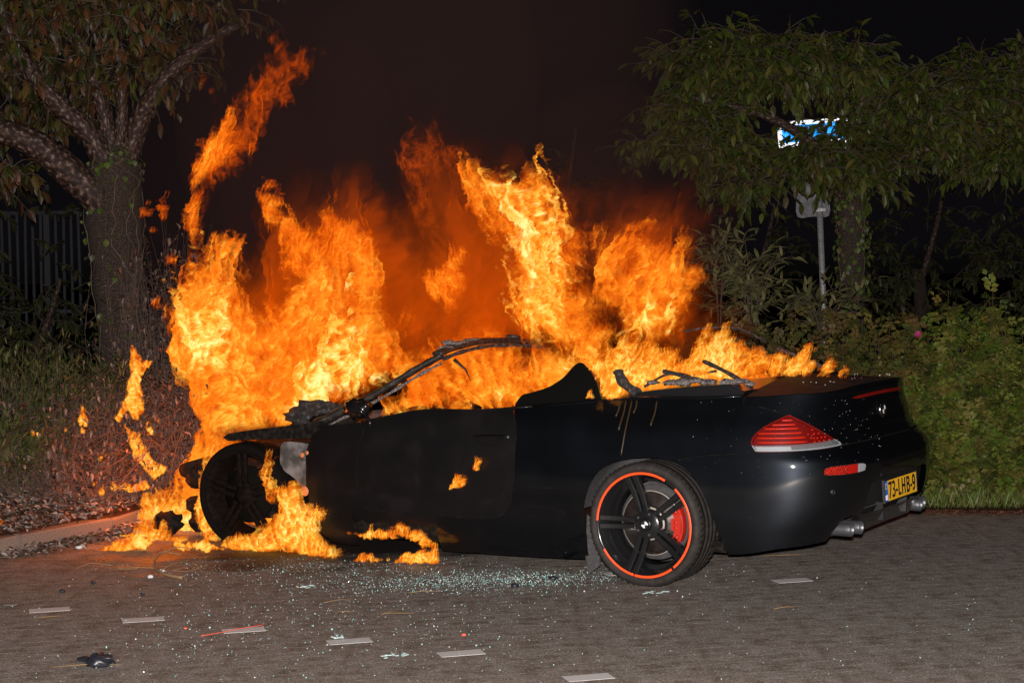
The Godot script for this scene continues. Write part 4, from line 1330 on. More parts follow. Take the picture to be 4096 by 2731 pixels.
		obj("white_panel", panel(clip(rl, func(p): return p.x - 1.376), 0.004, side), M.frost, rlo)
		# parking sensors
		for q in [[1.147, 0.547], [1.62, 0.60]]:
			var c: Vector3 = (skin(q[0], q[1]) + skin_normal(q[0], q[1]) * 0.007) * fl
			var nn := skin_normal(q[0], q[1]) * fl
			var so := obj("parking_sensor", lathe_mesh([Vector2(0.0, 0.002), Vector2(0.009, 0.002), Vector2(0.0095, 0.0), Vector2(0.0115, 0.0), Vector2(0.012, 0.002), Vector2(0.014, 0.0)], 20), M.trim, car)
			so.transform = Transform3D(basis_for(nn), c)
	# --- boot deck: from the crest across to the middle
	var deck := st_new()
	var rows := []
	for i in 41:
		var u := lerpf(0.505, 1.80, i / 40.0)
		var e := skin(u, pw(u, U_TOP, Y_TOP))
		e.y += 0.002
		var row := []
		for k in 9:
			var r := k / 8.0
			var q := Vector3(lerpf(e.x, lerpf(-0.49, -0.965, (u - 0.505) / 1.295), r), 0, lerpf(e.z, 0, r))
			var front := clampf((q.x + 0.98) / 0.5, 0.0, 1.0)
			var lip := 0.018 * exp(-pow((q.x + 0.955) / 0.05, 2.0))
			q.y = lerpf(e.y, 1.066 + 0.028 * front, 1.0 - pow(1.0 - r, 1.8)) - lip * 0.35 * clampf(r * 4.0, 0.0, 1.0)
			row.append(q)
		rows.append(row)
	for i in 40:
		for k in 8:
			for s in [1.0, -1.0]:
				var f := Vector3(1, 1, float(s))
				if s > 0: quad(deck, rows[i][k] * f, rows[i][k + 1] * f, rows[i + 1][k + 1] * f, rows[i + 1][k] * f)
				else: quad(deck, rows[i][k] * f, rows[i + 1][k] * f, rows[i + 1][k + 1] * f, rows[i][k + 1] * f)
	obj("boot_lid", done(deck), M.deck, car)
	# third brake light, roundel
	var bl := inside(grid2(1.45, 1.8, 0.96, 1.03, 0.015), V.call([1.50, 1.002, 1.56, 1.013, 1.9, 1.022, 1.9, 1.002, 1.60, 0.996]), 0.0)
	obj("high_brake_light", panel(bl, 0.004, 3), M.red_dark, car)
	var ec := Vector3(-1.0, 0.914, 0.0)
	var em := obj("badge", lathe_mesh([Vector2(0.0, 0.006), Vector2(0.041, 0.005), Vector2(0.044, 0.003), Vector2(0.045, -0.004)], 36), M.chrome, car)
	em.transform = Transform3D(Basis(Vector3(0, 0, 1), Vector3(0, 1, 0), Vector3(-1, 0, 0)), ec)
	badge_face(em, 0.041, 0.0075)
	# --- number plate
	var plate := obj("number_plate", box_mesh(Vector3(0.52, 0.11, 0.008), 0.0), M.plate, car)
	var pb := Basis(Vector3(0, 0, 1), Vector3(0, 1, 0), Vector3(-1, 0, 0))
	plate.transform = Transform3D(pb * Basis(Vector3.RIGHT, -0.06), Vector3(-1.098, 0.4963, 0))
	var band := obj("country_band", box_mesh(Vector3(0.045, 0.108, 0.004)), M.plate_blue, plate)
	band.position = Vector3(-0.2365, 0, 0.004)
	text(plate, "plate_text", "73-LHB-9", 0.088, Vector3(0.02, -0.001, 0.0042), M.black_print, 0.44)
	text(plate, "country_text", "NL", 0.026, Vector3(-0.237, -0.034, 0.0062), M.white_print, 0.034)
	var stars := st_new(false)
	for k in 12:
		var a := TAU * k / 12.0
		box(stars, Vector3(-0.2365 + cos(a) * 0.014, 0.026 + sin(a) * 0.014, 0.0064), Vector3(0.003, 0.003, 0.001))
	obj("country_stars", done(stars), M.plate, plate)
	var pf := st_new(false)
	for q in [[0, 0.0585, 0.532, 0.007], [0, -0.0585, 0.532, 0.007], [-0.2635, 0, 0.006, 0.11], [0.2635, 0, 0.006, 0.11]]:
		box(pf, Vector3(q[0], q[1], 0.0), Vector3(q[2], q[3], 0.014))
	obj("plate_frame", done(pf), M.trim, plate)
	# lower tail panel and diffuser
	var dif := st_new(false)
	for s in [-1.0, 1.0]:
		box(dif, Vector3(-1.0, 0.385, s * 0.19), Vector3(0.14, 0.10, 0.012), Basis(Vector3.RIGHT, s * 0.15))
	box(dif, Vector3(-0.93, 0.385, 0), Vector3(0.01, 0.13, 0.42))
	obj("diffuser", done(dif), M.trim, car)
	var silencer := lump(5, Vector3(0.20, 0.075, 0.52), 0.05)
	obj("silencer", silencer, M.under, car).position = Vector3(-0.62, 0.27, 0)
	# exhaust tips: a pair on each side
	for z in [-0.585, -0.485, 0.485, 0.585]:
		var tip := obj("exhaust_tip", lathe_mesh([Vector2(0.033, 0.30), Vector2(0.0345, 0.12), Vector2(0.0355, 0.03), Vector2(0.036, 0.004), Vector2(0.0345, 0.0), Vector2(0.032, 0.002), Vector2(0.031, 0.02), Vector2(0.030, 0.16)], 32), M.steel, car)
		tip.transform = Transform3D(Basis(Vector3(0, 0, -1), Vector3(0, 1, 0), Vector3(1, 0, 0)), Vector3(-1.055 + absf(absf(z) - 0.485) * 0.15, 0.333, z))
		obj("pipe_mouth", lathe_mesh([Vector2(0.0, 0.13), Vector2(0.033, 0.13)], 24), M.char, tip)
	# wheel-house liners
	for s in [-1.0, 1.0]:
		for x in ([0.0] if s < 0 else [0.0, 2.78]):
			var wl := obj("wheel_liner", lathe_mesh([Vector2(0.395, 0.0), Vector2(0.40, 0.10), Vector2(0.40, 0.34), Vector2(0.05, 0.35)], 28, true, 0.15, PI - 0.25), M.liner, car)
			wl.transform = Transform3D(Basis.IDENTITY if s < 0 else Basis(Vector3.UP, PI), Vector3(x, 0.335, s * 0.875 if x < 1.0 else s * 0.80))
	# liner flap before the rear wheel
	obj("liner_flap", prism_mesh([Vector2(0.30, 0.30), Vector2(0.375, 0.36), Vector2(0.385, 0.12), Vector2(0.365, 0.035), Vector2(0.345, 0.05), Vector2(0.30, 0.085)], 0.012, Transform3D(Basis.IDENTITY, Vector3(0, 0, -0.86))), M.liner, car)
	# --- door handle
	for s in [1.0, -1.0]:
		var f := Vector3(1, 1, float(s))
		var L := skin_line([Vector2(-1.068, 0.760), Vector2(-1.02, 0.764), Vector2(-0.95, 0.767), Vector2(-0.88, 0.768), Vector2(-0.857, 0.766)], 0.010, 0.012, 4)
		var P := []
		for q in L[0]: P.append(q * f)
		var R := []
		for k in P.size(): R.append(0.006 + 0.007 * sin(PI * (k + 1.0) / (P.size() + 1.0)))
		var h := obj("door_handle", tube_mesh(P, R, 10, 0.7), M.paint, car)
		var L2 := skin_line([Vector2(-1.062, 0.752), Vector2(-1.03, 0.728), Vector2(-0.97, 0.718), Vector2(-0.91, 0.722), Vector2(-0.872, 0.745)], 0.0025, 0.0015, 5)
		var P2 := []
		for q in L2[0]: P2.append(q * f)
		obj("handle_bowl", tube_mesh(P2, L2[1], 6), M.burnt, h)
		var lk := skin(-0.85, 0.767) + skin_normal(-0.85, 0.767) * 0.004
		obj("lock", lathe_mesh([Vector2(0.0, 0.006), Vector2(0.008, 0.005), Vector2(0.009, 0.0)], 14), M.steel, h).transform = Transform3D(basis_for(skin_normal(-0.85, 0.767) * f), lk * f)
	# waist seal along the door top and bead along the shoulder
	for s in [1.0, -1.0]:
		var f := Vector3(1, 1, float(s))
		var pts := []
		for k in 22:
			var u := lerpf(-1.86, 0.50, k / 21.0)
			pts.append((skin(u, pw(u, U_TOP, Y_TOP)) + Vector3(0, 0.004, 0.012)) * f)
		var rr := []
		for k in 22: rr.append(0.013 if k < 10 else 0.011)
		obj("waist_rail", tube_mesh(pts.slice(0, 11), rr.slice(0, 11), 8, 0.6), M.burnt, car)
		obj("shoulder_rail", tube_mesh(pts.slice(10), rr.slice(10), 10, 0.8), M.paint, car)
	# --- quarter window: dark panel behind the door opening
	for s in [-1.0, 1.0]:
		var qw := smooth_poly([Vector2(0.86, 0.90), Vector2(0.842, 0.985), Vector2(0.759, 1.012), Vector2(0.656, 1.045), Vector2(0.564, 1.10), Vector2(0.50, 1.162), Vector2(0.453, 1.183), Vector2(0.407, 1.15), Vector2(0.365, 1.09), Vector2(0.341, 1.02), Vector2(0.335, 0.95), Vector2(0.5, 0.92)], 4)
		obj("quarter_panel", prism_mesh(Array(qw), 0.05 * -s, Transform3D(Basis.IDENTITY, Vector3(0, 0, s * 0.765))), M.glass_dark, car)
	# --- cabin: floor, back wall, seats, dashboard
	var tub := st_new(false)
	box(tub, Vector3(0.95, 0.22, 0), Vector3(2.7, 0.06, 1.5))
	box(tub, Vector3(-0.42, 0.62, 0), Vector3(0.08, 0.78, 1.45))
	box(tub, Vector3(2.18, 0.50, 0), Vector3(0.10, 0.50, 1.45))
	obj("cabin_floor", done(tub), M.char, car)
	for s in [-1.0, 1.0]:
		obj("seat", lump(31 + int(s), Vector3(0.26, 0.16, 0.25), 0.25), M.char, car).position = Vector3(1.0, 0.42, s * 0.38)
		obj("seat_back", lump(37 + int(s), Vector3(0.09, 0.33, 0.23), 0.2), M.char, car).position = Vector3(0.72, 0.68, s * 0.38)
	obj("dashboard", lump(8, Vector3(0.22, 0.12, 0.68), 0.25, 14), M.char, car).position = Vector3(2.0, 0.70, 0)
	# --- windscreen frame: two pillars and the header
	var frame := []
	for s in [-1.0, 1.0]:
		var P := spline([Vector3(2.27, 0.775, s * 0.765), Vector3(2.06, 0.875, s * 0.735), Vector3(1.84, 0.985, s * 0.695), Vector3(1.62, 1.115, s * 0.645), Vector3(1.47, 1.195, s * 0.605)], 5)
		var R := []
		for k in P.size(): R.append(lerpf(0.050, 0.032, minf(1.0, k / 8.0)) * (1.0 + 0.12 * sin(k * 2.3)))
		obj("windscreen_pillar", tube_mesh(P, R, 10, 0.62), M.pillar, car)
		var P2 := []
		var R2 := []
		for k in range(2, P.size() - 1):
			P2.append(P[k] + Vector3(-0.03, -0.035, s * 0.022))
			R2.append(0.009 * (1.0 + 0.35 * sin(k * 1.7)))
		obj("pillar_seal", tube_mesh(P2, R2, 6), M.ash, car)
	var H := spline([Vector3(1.49, 1.205, -0.62), Vector3(1.52, 1.235, -0.35), Vector3(1.545, 1.25, 0.0), Vector3(1.52, 1.235, 0.35), Vector3(1.49, 1.205, 0.62)], 8)
	var HR := []
	for k in H.size(): HR.append(0.036 * (1.0 + 0.05 * sin(k * 0.9)))
	obj("windscreen_header", tube_mesh(H, HR, 10, 0.55), M.pillar, car)
	var hs := []
	var hr := []
	for k in H.size():
		hs.append(H[k] + Vector3(-0.045, -0.028, 0))
		hr.append(0.012 * (1.0 + 0.15 * sin(k * 1.1)))
	obj("header_seal", tube_mesh(hs, hr, 6), M.ash_dark, car)
	for k in 9:
		var hp: Vector3 = H[1 + rng.randi() % 24]
		obj("ash_flake", lump(60 + k, Vector3(rnd(0.015, 0.05), rnd(0.008, 0.018), rnd(0.02, 0.09)), 0.8, 7), M.ash if k % 3 else M.ash_dark, car).position = hp + Vector3(rnd(-0.03, 0.03), rnd(0.01, 0.028), rnd(-0.03, 0.03))
	# drooping rag of the burned screen trim
	obj("burnt_trim", tube_mesh([Vector3(1.42, 1.17, -0.55), Vector3(1.36, 1.11, -0.52), Vector3(1.33, 1.04, -0.51)], [0.028, 0.016, 0.003], 6, 0.4), M.pillar, car)
	# --- remains of mirror, cowl, bonnet and wing
	obj("melted_mirror", lump(14, Vector3(0.085, 0.055, 0.06), 0.5), M.melt, car).position = Vector3(1.87, 0.895, -0.90)
	obj("mirror_foot", tube_mesh([Vector3(1.86, 0.86, -0.86), Vector3(1.80, 0.82, -0.875), Vector3(1.79, 0.77, -0.885)], [0.022, 0.014, 0.004], 7), M.melt, car)
	obj("cowl_remnant", lump(21, Vector3(0.24, 0.085, 0.16), 0.55, 14), M.ash_dark, car).position = Vector3(2.40, 0.80, -0.56)
	obj("cowl_remnant", lump(22, Vector3(0.14, 0.05, 0.10), 0.6, 12), M.char, car).position = Vector3(2.22, 0.79, -0.66)
	var bon := st_new(false)
	prism(bon, [Vector2(2.90, 0.68), Vector2(2.86, 0.705), Vector2(2.68, 0.735), Vector2(2.42, 0.765), Vector2(2.20, 0.80), Vector2(2.16, 0.76), Vector2(2.24, 0.70), Vector2(2.50, 0.685), Vector2(2.72, 0.672), Vector2(2.86, 0.66)], Transform3D(Basis.IDENTITY, Vector3(0, 0, -0.88)), 0.16)
	obj("wing_edge", done(bon), M.char, car)
	var shield := smooth_poly([Vector2(2.50, 0.66), Vector2(2.30, 0.655), Vector2(2.225, 0.64), Vector2(2.225, 0.40), Vector2(2.26, 0.33), Vector2(2.34, 0.36), Vector2(2.42, 0.44), Vector2(2.52, 0.50), Vector2(2.53, 0.58)], 3)
	obj("inner_wing", prism_mesh(Array(shield), 0.01, Transform3D(Basis.IDENTITY, Vector3(0, 0, -0.79))), M.shield, car)
	for q in [[2.33, 0.585, 0.04]]:
		var lp := lump(int(q[0] * 100), Vector3(q[2], q[2] * 0.8, 0.02), 0.5, 8)
		obj("scorch_blister", lp, M.shield_dark, car).position = Vector3(q[0], q[1], -0.80)
	var post := smooth_poly([Vector2(2.30, 0.62), Vector2(2.16, 0.62), Vector2(2.05, 0.30), Vector2(2.02, 0.09), Vector2(2.12, 0.075), Vector2(2.22, 0.15), Vector2(2.27, 0.26)], 3)
	obj("front_post", prism_mesh(Array(post), 0.02, Transform3D(Basis.IDENTITY, Vector3(0, 0, -0.78))), M.char, car)
	for q in [[2.275, 0.385, 0.030], [2.245, 0.262, 0.026], [2.225, 0.205, 0.012], [2.29, 0.60, 0.016], [2.25, 0.615, 0.014], [2.205, 0.155, 0.016]]:
		var pd := obj("hole_disc", lathe_mesh([Vector2(0.0, 0.006), Vector2(q[2] * 0.8, 0.005), Vector2(q[2], 0.0)], 18), M.glow_hole if q[1] > 0.3 else M.shield, car)  # discs stand for holes; upper ones coloured as the fire glow behind
		pd.transform = Transform3D(Basis(Vector3.UP, PI), Vector3(q[0], q[1], -0.888))
	obj("engine_block", lump(44, Vector3(0.55, 0.20, 0.55), 0.3, 12), M.char, car).position = Vector3(2.95, 0.42, 0.05)
	obj("front_subframe", box_mesh(Vector3(1.2, 0.10, 1.2), 0.02), M.char, car).position = Vector3(2.85, 0.20, 0)
	# charred bumper remains before the wheel
	obj("bumper_remnant", lump(51, Vector3(0.085, 0.075, 0.07), 0.5), M.char, car).position = Vector3(3.38, 0.38, -0.55)
	obj("bumper_remnant", lump(52, Vector3(0.10, 0.075, 0.08), 0.6), M.char, car).position = Vector3(3.50, 0.09, -0.72)
	obj("bumper_remnant", lump(53, Vector3(0.13, 0.07, 0.12), 0.6), M.char, car).position = Vector3(3.30, 0.10, -0.55)
	obj("bumper_beam", tube_mesh([Vector3(3.45, 0.42, -0.6), Vector3(3.57, 0.43, 0.0), Vector3(3.45, 0.42, 0.6)], [0.05, 0.06, 0.05], 8), M.char, car)
	# --- folded roof: cover panel and burned frame bars
	var cover := [Vector2(0.19, 0.985), Vector2(0.17, 1.02), Vector2(-0.02, 1.045), Vector2(-0.25, 1.07), Vector2(-0.42, 1.085), Vector2(-0.50, 1.05), Vector2(-0.50, 1.03), Vector2(-0.30, 1.015)]
	obj("roof_cover", prism_mesh(cover, 1.46, Transform3D(Basis.IDENTITY, Vector3(0, 0, -0.73))), M.char_gloss, car)
	var bars := [
		[[Vector3(0.28, 1.13, -0.66), Vector3(0.23, 1.07, -0.69), Vector3(0.13, 1.02, -0.72)], 0.045],
		[[Vector3(0.06, 1.13, -0.55), Vector3(-0.05, 1.11, -0.52), Vector3(-0.15, 1.09, -0.55), Vector3(-0.24, 1.08, -0.60)], 0.022],
		[[Vector3(0.02, 1.06, -0.62), Vector3(-0.08, 1.10, -0.55), Vector3(-0.2, 1.13, -0.42)], 0.013],
		[[Vector3(0.12, 1.05, -0.66), Vector3(0.0, 1.12, -0.6), Vector3(-0.12, 1.09, -0.6)], 0.014],
		[[Vector3(0.14, 1.33, -0.1), Vector3(0.06, 1.345, 0.05), Vector3(-0.05, 1.33, 0.25), Vector3(-0.15, 1.25, 0.4)], 0.013],
		[[Vector3(-0.05, 1.17, -0.25), Vector3(-0.25, 1.12, -0.38), Vector3(-0.44, 1.07, -0.55)], 0.022],
		[[Vector3(-0.20, 1.21, 0.45), Vector3(-0.35, 1.16, 0.45), Vector3(-0.5, 1.10, 0.45)], 0.020],
	]
	for b in bars:
		var P := spline(b[0], 5)
		var R := []
		for k in P.size(): R.append(b[1] * 0.8 * (0.9 + 0.12 * sin(k * 1.3 + P[0].x * 9.0)))
		obj("roof_bar", tube_mesh(P, R, 7, 0.7), M.ash_dark, car)
	for k in 9:
		obj("ash_flake", lump(80 + k, Vector3(rnd(0.03, 0.06), rnd(0.01, 0.025), rnd(0.03, 0.06)), 0.7, 6), M.ash, car).position = Vector3(rnd(-0.45, 0.1), 1.075 + rnd(-0.005, 0.02), rnd(-0.68, -0.5))
	# --- ash specks on the paint and drips of melted roof
	var sx := []
	var sc := []
	for k in 110:
		var u := rnd(0.25, 1.75)
		var y := rnd(0.62, 1.0)
		var nn := skin_normal(u, y)
		sx.append(Transform3D(Basis.from_euler(rvec(1.5)).scaled_local(Vector3.ONE * rnd(0.001, 0.0026)), skin(u, y) + nn * 0.0075))
		sc.append(Color(1, 1, 1) * rnd(0.15, 0.6))
	for k in 40:
		sx.append(Transform3D(Basis.from_euler(rvec(1.5)).scaled_local(Vector3.ONE * rnd(0.002, 0.006)), Vector3(rnd(-0.9, -0.5), 1.072 + rnd(0.0, 0.004), rnd(-0.5, 0.5))))
		sc.append(Color(1, 1, 1) * rnd(0.15, 0.5))
	many("ash_specks", box_mesh(Vector3(1, 0.6, 0.9)), M.dull, sx, sc, car)
	M.drip = mat(lin(0.035, 0.018, 0.006), 0.35)
	for q in [[-0.20, 0.985, 0.90], [-0.165, 0.985, 0.83], [-0.13, 0.985, 0.70], [-0.10, 0.985, 0.92], [0.02, 0.985, 0.86]]:
		var L := skin_line([Vector2(q[0], q[1]), Vector2(q[0] + 0.004, lerpf(q[1], q[2], 0.5)), Vector2(q[0] - 0.003, q[2])], 0.0045, 0.002, 4)
		obj("melt_drip", tube_mesh(L[0], L[1], 6), M.drip, car)
	# --- wheels
	rear_wheel(car, Vector3(0, 0.334, -0.92), false)
	rear_wheel(car, Vector3(0, 0.334, 0.92), true)
	front_wheel(car, Vector3(2.78, 0.325, -0.87), false)
	front_wheel(car, Vector3(2.78, 0.325, 0.87), true)

func shrink(poly: PackedVector2Array, d: float) -> PackedVector2Array:
	var r := Geometry2D.offset_polygon(poly, -d)
	return r[0]

func text(parent: Node, called: String, s: String, height: float, at: Vector3, m: Material, width := 0.0) -> void:
	var t := TextMesh.new()
	var f := SystemFont.new()
	f.font_names = PackedStringArray(["Droid Sans"])
	f.font_weight = 700
	t.font = f
	t.text = s
	t.font_size = 64
	t.pixel_size = height / 46.0
	t.depth = 0.002
	var o := obj(called, t, m, parent)
	var w := t.get_aabb().size.x
	o.position = at
	if width > 0.0 and w > 0.0: o.scale = Vector3(width / w, 1, 1)

func badge_face(parent: Node, r: float, z: float) -> void:
	# two-tone quartered roundel: dark outer ring, quarters in white and blue-black
	obj("badge_ring", lathe_mesh([Vector2(r * 0.62, z), Vector2(r * 0.97, z)], 36), M.char_gloss, parent)
	obj("badge_rim", lathe_mesh([Vector2(r * 0.58, z), Vector2(r * 0.60, z + 0.0012), Vector2(r * 0.64, z + 0.0012), Vector2(r * 0.66, z)], 36), M.chrome, parent)
	for k in 4:
		obj("badge_quarter", lathe_mesh([Vector2(0.0, z + 0.0004), Vector2(r * 0.58, z + 0.0004)], 9, true, k * PI / 2, (k + 1) * PI / 2), M.white_print if k % 2 == 0 else M.badge_blue, parent)

func rear_wheel(car: Node, at: Vector3, right: bool) -> void:
	var w := Node3D.new()
	put(w, "rear_wheel", car)
	# local z points out of the car
	w.transform = Transform3D(Basis(Vector3.UP, PI) if not right else Basis.IDENTITY, at)
	var tp := [Vector2(0.277, -0.012), Vector2(0.285, 0.002), Vector2(0.300, 0.010), Vector2(0.316, 0.008), Vector2(0.327, -0.006), Vector2(0.3325, -0.022)]
	for k in 5:
		var z := -0.035 - k * 0.048
		tp.append_array([Vector2(0.3345, z + 0.008), Vector2(0.3345, z - 0.026), Vector2(0.327, z - 0.029), Vector2(0.327, z - 0.036)])
	tp.append_array([Vector2(0.332, -0.262), Vector2(0.322, -0.278), Vector2(0.290, -0.285), Vector2(0.26, -0.27)])
	var tyre := obj("tyre", lathe_mesh(tp, 96), M.rubber, w)
	var lug := st_new(false)
	for k in 64:
		var a := TAU * k / 64.0
		for s in [0.0, 1.0]:
			box(lug, Vector3(cos(a) * 0.3335, sin(a) * 0.3335, -0.035 - s * 0.20), Vector3(0.006, 0.0045, 0.05), Basis(Vector3.BACK, a) * Basis(Vector3.RIGHT, 0.35))
	obj("tread_sipes", done(lug), M.char, tyre)
	var rim := obj("rim", lathe_mesh([Vector2(0.280, -0.012), Vector2(0.2835, 0.0), Vector2(0.2805, 0.005), Vector2(0.2735, 0.004), Vector2(0.268, -0.004), Vector2(0.262, -0.03), Vector2(0.247, -0.045), Vector2(0.245, -0.07), Vector2(0.228, -0.10), Vector2(0.222, -0.20), Vector2(0.235, -0.26), Vector2(0.262, -0.272)], 96), M.rim, w)
	# orange tape on the flange, in four lengths
	for r in [[62.0, 178.0], [-50.0, 47.0], [-101.0, -53.0], [-149.0, -102.2]]:
		var a0 := deg_to_rad(r[0])
		var a1 := deg_to_rad(r[1])
		obj("orange_stripe", lathe_mesh([Vector2(0.2700, 0.0045), Vector2(0.2725, 0.0072), Vector2(0.2805, 0.0074), Vector2(0.2830, 0.0055)], int(absf(r[1] - r[0]) / 3.0), true, a0, a1), M.orange_tape, rim)
	# five pairs of slim spokes
	for k in 5:
		var a := deg_to_rad(180.0 - 72.0 * k)
		var spoke := Node3D.new()
		put(spoke, "spoke", rim)
		spoke.rotation.z = a
		for s in [-1.0, 1.0]:
			var sp := st_new(false)
			var prof := []
			for i in 9:
				var t := i / 8.0
				var x := lerpf(0.052, 0.266, t)
				var zz := -0.030 - 0.016 * sin(PI * t) + 0.022 * t
				var half := lerpf(0.013, 0.0165, t)
				var cy: float = s * lerpf(0.019, 0.023, t)
				prof.append([Vector3(x, cy - half, zz - 0.035), Vector3(x, cy - half, zz - 0.004), Vector3(x, cy - half + 0.005, zz), Vector3(x, cy + half - 0.005, zz), Vector3(x, cy + half, zz - 0.004), Vector3(x, cy + half, zz - 0.035)])
			for i in 8:
				for q in 5:
					quad(sp, prof[i][q], prof[i + 1][q], prof[i + 1][q + 1], prof[i][q + 1])
			obj("spoke_blade", done(sp), M.rim, spoke)
	obj("hub", lathe_mesh([Vector2(0.0, -0.026), Vector2(0.044, -0.026), Vector2(0.052, -0.029), Vector2(0.072, -0.032), Vector2(0.080, -0.040), Vector2(0.082, -0.075)], 48), M.rim, rim)
	var cap := obj("centre_cap", lathe_mesh([Vector2(0.0, -0.014), Vector2(0.030, -0.014), Vector2(0.0345, -0.017), Vector2(0.036, -0.026)], 36), M.char_gloss, rim)
	badge_face(cap, 0.031, -0.0135)
	for k in 5:
		var a := deg_to_rad(180.0 - 36.0 - 72.0 * k)
		var bp := Vector3(cos(a) * 0.058, sin(a) * 0.058, -0.036)
		var bolt := obj("wheel_bolt", lathe_mesh([Vector2(0.0, 0.010), Vector2(0.0065, 0.010), Vector2(0.0085, 0.007), Vector2(0.010, 0.0), Vector2(0.013, -0.001)], 6, false), M.steel, rim)
		bolt.position = bp
	# brake disc and caliper
	var disc := obj("brake_disc", lathe_mesh([Vector2(0.088, -0.070), Vector2(0.094, -0.088), Vector2(0.100, -0.094), Vector2(0.172, -0.094), Vector2(0.174, -0.098), Vector2(0.174, -0.116), Vector2(0.10, -0.118)], 72), M.disc, w)
	obj("disc_hat", lathe_mesh([Vector2(0.03, -0.068), Vector2(0.086, -0.068), Vector2(0.090, -0.071)], 48), M.hat, disc)
	obj("disc_edge", lathe_mesh([Vector2(0.1705, -0.0935), Vector2(0.1745, -0.0945), Vector2(0.1755, -0.1)], 72), M.hat, disc)
	obj("dust_shield", lathe_mesh([Vector2(0.08, -0.13), Vector2(0.20, -0.13), Vector2(0.205, -0.15)], 48), M.liner, w)
	var cal := Node3D.new()
	put(cal, "brake_caliper", w)
	var arc := []
	for i in 13: arc.append(Vector2.from_angle(deg_to_rad(lerpf(-26.0, 30.0, i / 12.0))) * 0.200)
	for i in 13: arc.append(Vector2.from_angle(deg_to_rad(lerpf(26.0, -22.0, i / 12.0))) * 0.150)
	obj("caliper_body", prism_mesh(arc, 0.045, Transform3D(Basis.IDENTITY, Vector3(0, 0, -0.115))), M.caliper, cal)
	var arc2 := []
	for i in 9: arc2.append(Vector2.from_angle(deg_to_rad(lerpf(-12.0, 16.0, i / 8.0))) * 0.192)
	for i in 9: arc2.append(Vector2.from_angle(deg_to_rad(lerpf(14.0, -10.0, i / 8.0))) * 0.136)
	obj("caliper_bridge", prism_mesh(arc2, 0.014, Transform3D(Basis.IDENTITY, Vector3(0, 0, -0.070))), M.caliper, cal)
	for q in [[0.163, 6.0], [0.163, -4.0], [0.178, 24.0], [0.178, -20.0]]:
		var c: Vector2 = Vector2.from_angle(deg_to_rad(q[1])) * float(q[0])
		obj("caliper_pin", lathe_mesh([Vector2(0.0, 0.018), Vector2(0.009, 0.016), Vector2(0.012, 0.0)], 12), M.caliper, cal).position = Vector3(c.x, c.y, -0.068)

func front_wheel(car: Node, at: Vector3, right: bool) -> void:
	var w := Node3D.new()
	put(w, "front_wheel", car)
	w.transform = Transform3D(Basis(Vector3.UP, (PI if not right else 0.0) + 0.05), at)
	obj("tyre", lathe_mesh([Vector2(0.262, -0.02), Vector2(0.285, 0.0), Vector2(0.302, 0.003), Vector2(0.316, -0.006), Vector2(0.323, -0.03), Vector2(0.325, -0.12), Vector2(0.320, -0.21), Vector2(0.30, -0.24), Vector2(0.26, -0.235)], 80), M.burnt_tyre, w)
	var rim := obj("rim", lathe_mesh([Vector2(0.266, -0.02), Vector2(0.271, -0.004), Vector2(0.262, -0.006), Vector2(0.252, -0.03), Vector2(0.236, -0.06), Vector2(0.23, -0.2)], 64), M.burnt_rim, w)
	for k in 5:
		var a := deg_to_rad(92.0 + 72.0 * k)
		for s in [-1.0, 1.0]:
			var b := box_mesh(Vector3(0.20, 0.030, 0.03), 0.006)
			obj("spoke", b, M.burnt_rim, rim).transform = Transform3D(Basis(Vector3.BACK, a), Vector3(cos(a), sin(a), 0) * 0.16 + Vector3(-sin(a), cos(a), 0) * s * 0.022 + Vector3(0, 0, -0.035))
	obj("hub", lathe_mesh([Vector2(0.0, -0.012), Vector2(0.034, -0.012), Vector2(0.038, -0.02), Vector2(0.075, -0.028), Vector2(0.08, -0.07)], 40), M.burnt_rim, rim)
	obj("cap_ring", lathe_mesh([Vector2(0.030, -0.0115), Vector2(0.032, -0.010), Vector2(0.034, -0.0115)], 36), M.burnt_tyre, rim)
	obj("brake_disc", lathe_mesh([Vector2(0.02, -0.08), Vector2(0.175, -0.08), Vector2(0.175, -0.11)], 48), M.burnt_tyre, w)

# ---------------------------------------------------------------- fire
# A body of flame: a wrinkled, lens-shaped body that is thickest in its middle; its outline was measured in metres.
# Colour follows the heat of the gas; the gas grows thin towards the rim.
func heat_color(h: float) -> Color:
	var stops := [Color(0.06, 0.007, 0.0008), Color(0.22, 0.029, 0.002), Color(0.78, 0.088, 0.002), Color(1.05, 0.170, 0.006), Color(1.2, 0.32, 0.015), Color(1.35, 0.68, 0.08), Color(1.4, 1.15, 0.40)]
	var x := clampf(h, 0.0, 0.999) * 6.0
	var i := int(x)
	return stops[i].lerp(stops[i + 1], x - i)

func seg_dist(p: Vector2, poly: PackedVector2Array) -> float:
	var best := 1e9
	var n := poly.size()
	for i in n:
		var a := poly[i]
		var e := poly[(i + 1) % n] - a
		var w := p - a
		var t := clampf(w.dot(e) / e.length_squared(), 0.0, 1.0)
		best = minf(best, w.distance_squared_to(e * t))
	var d := sqrt(best)
	return d if Geometry2D.is_point_in_polygon(p, poly) else -d

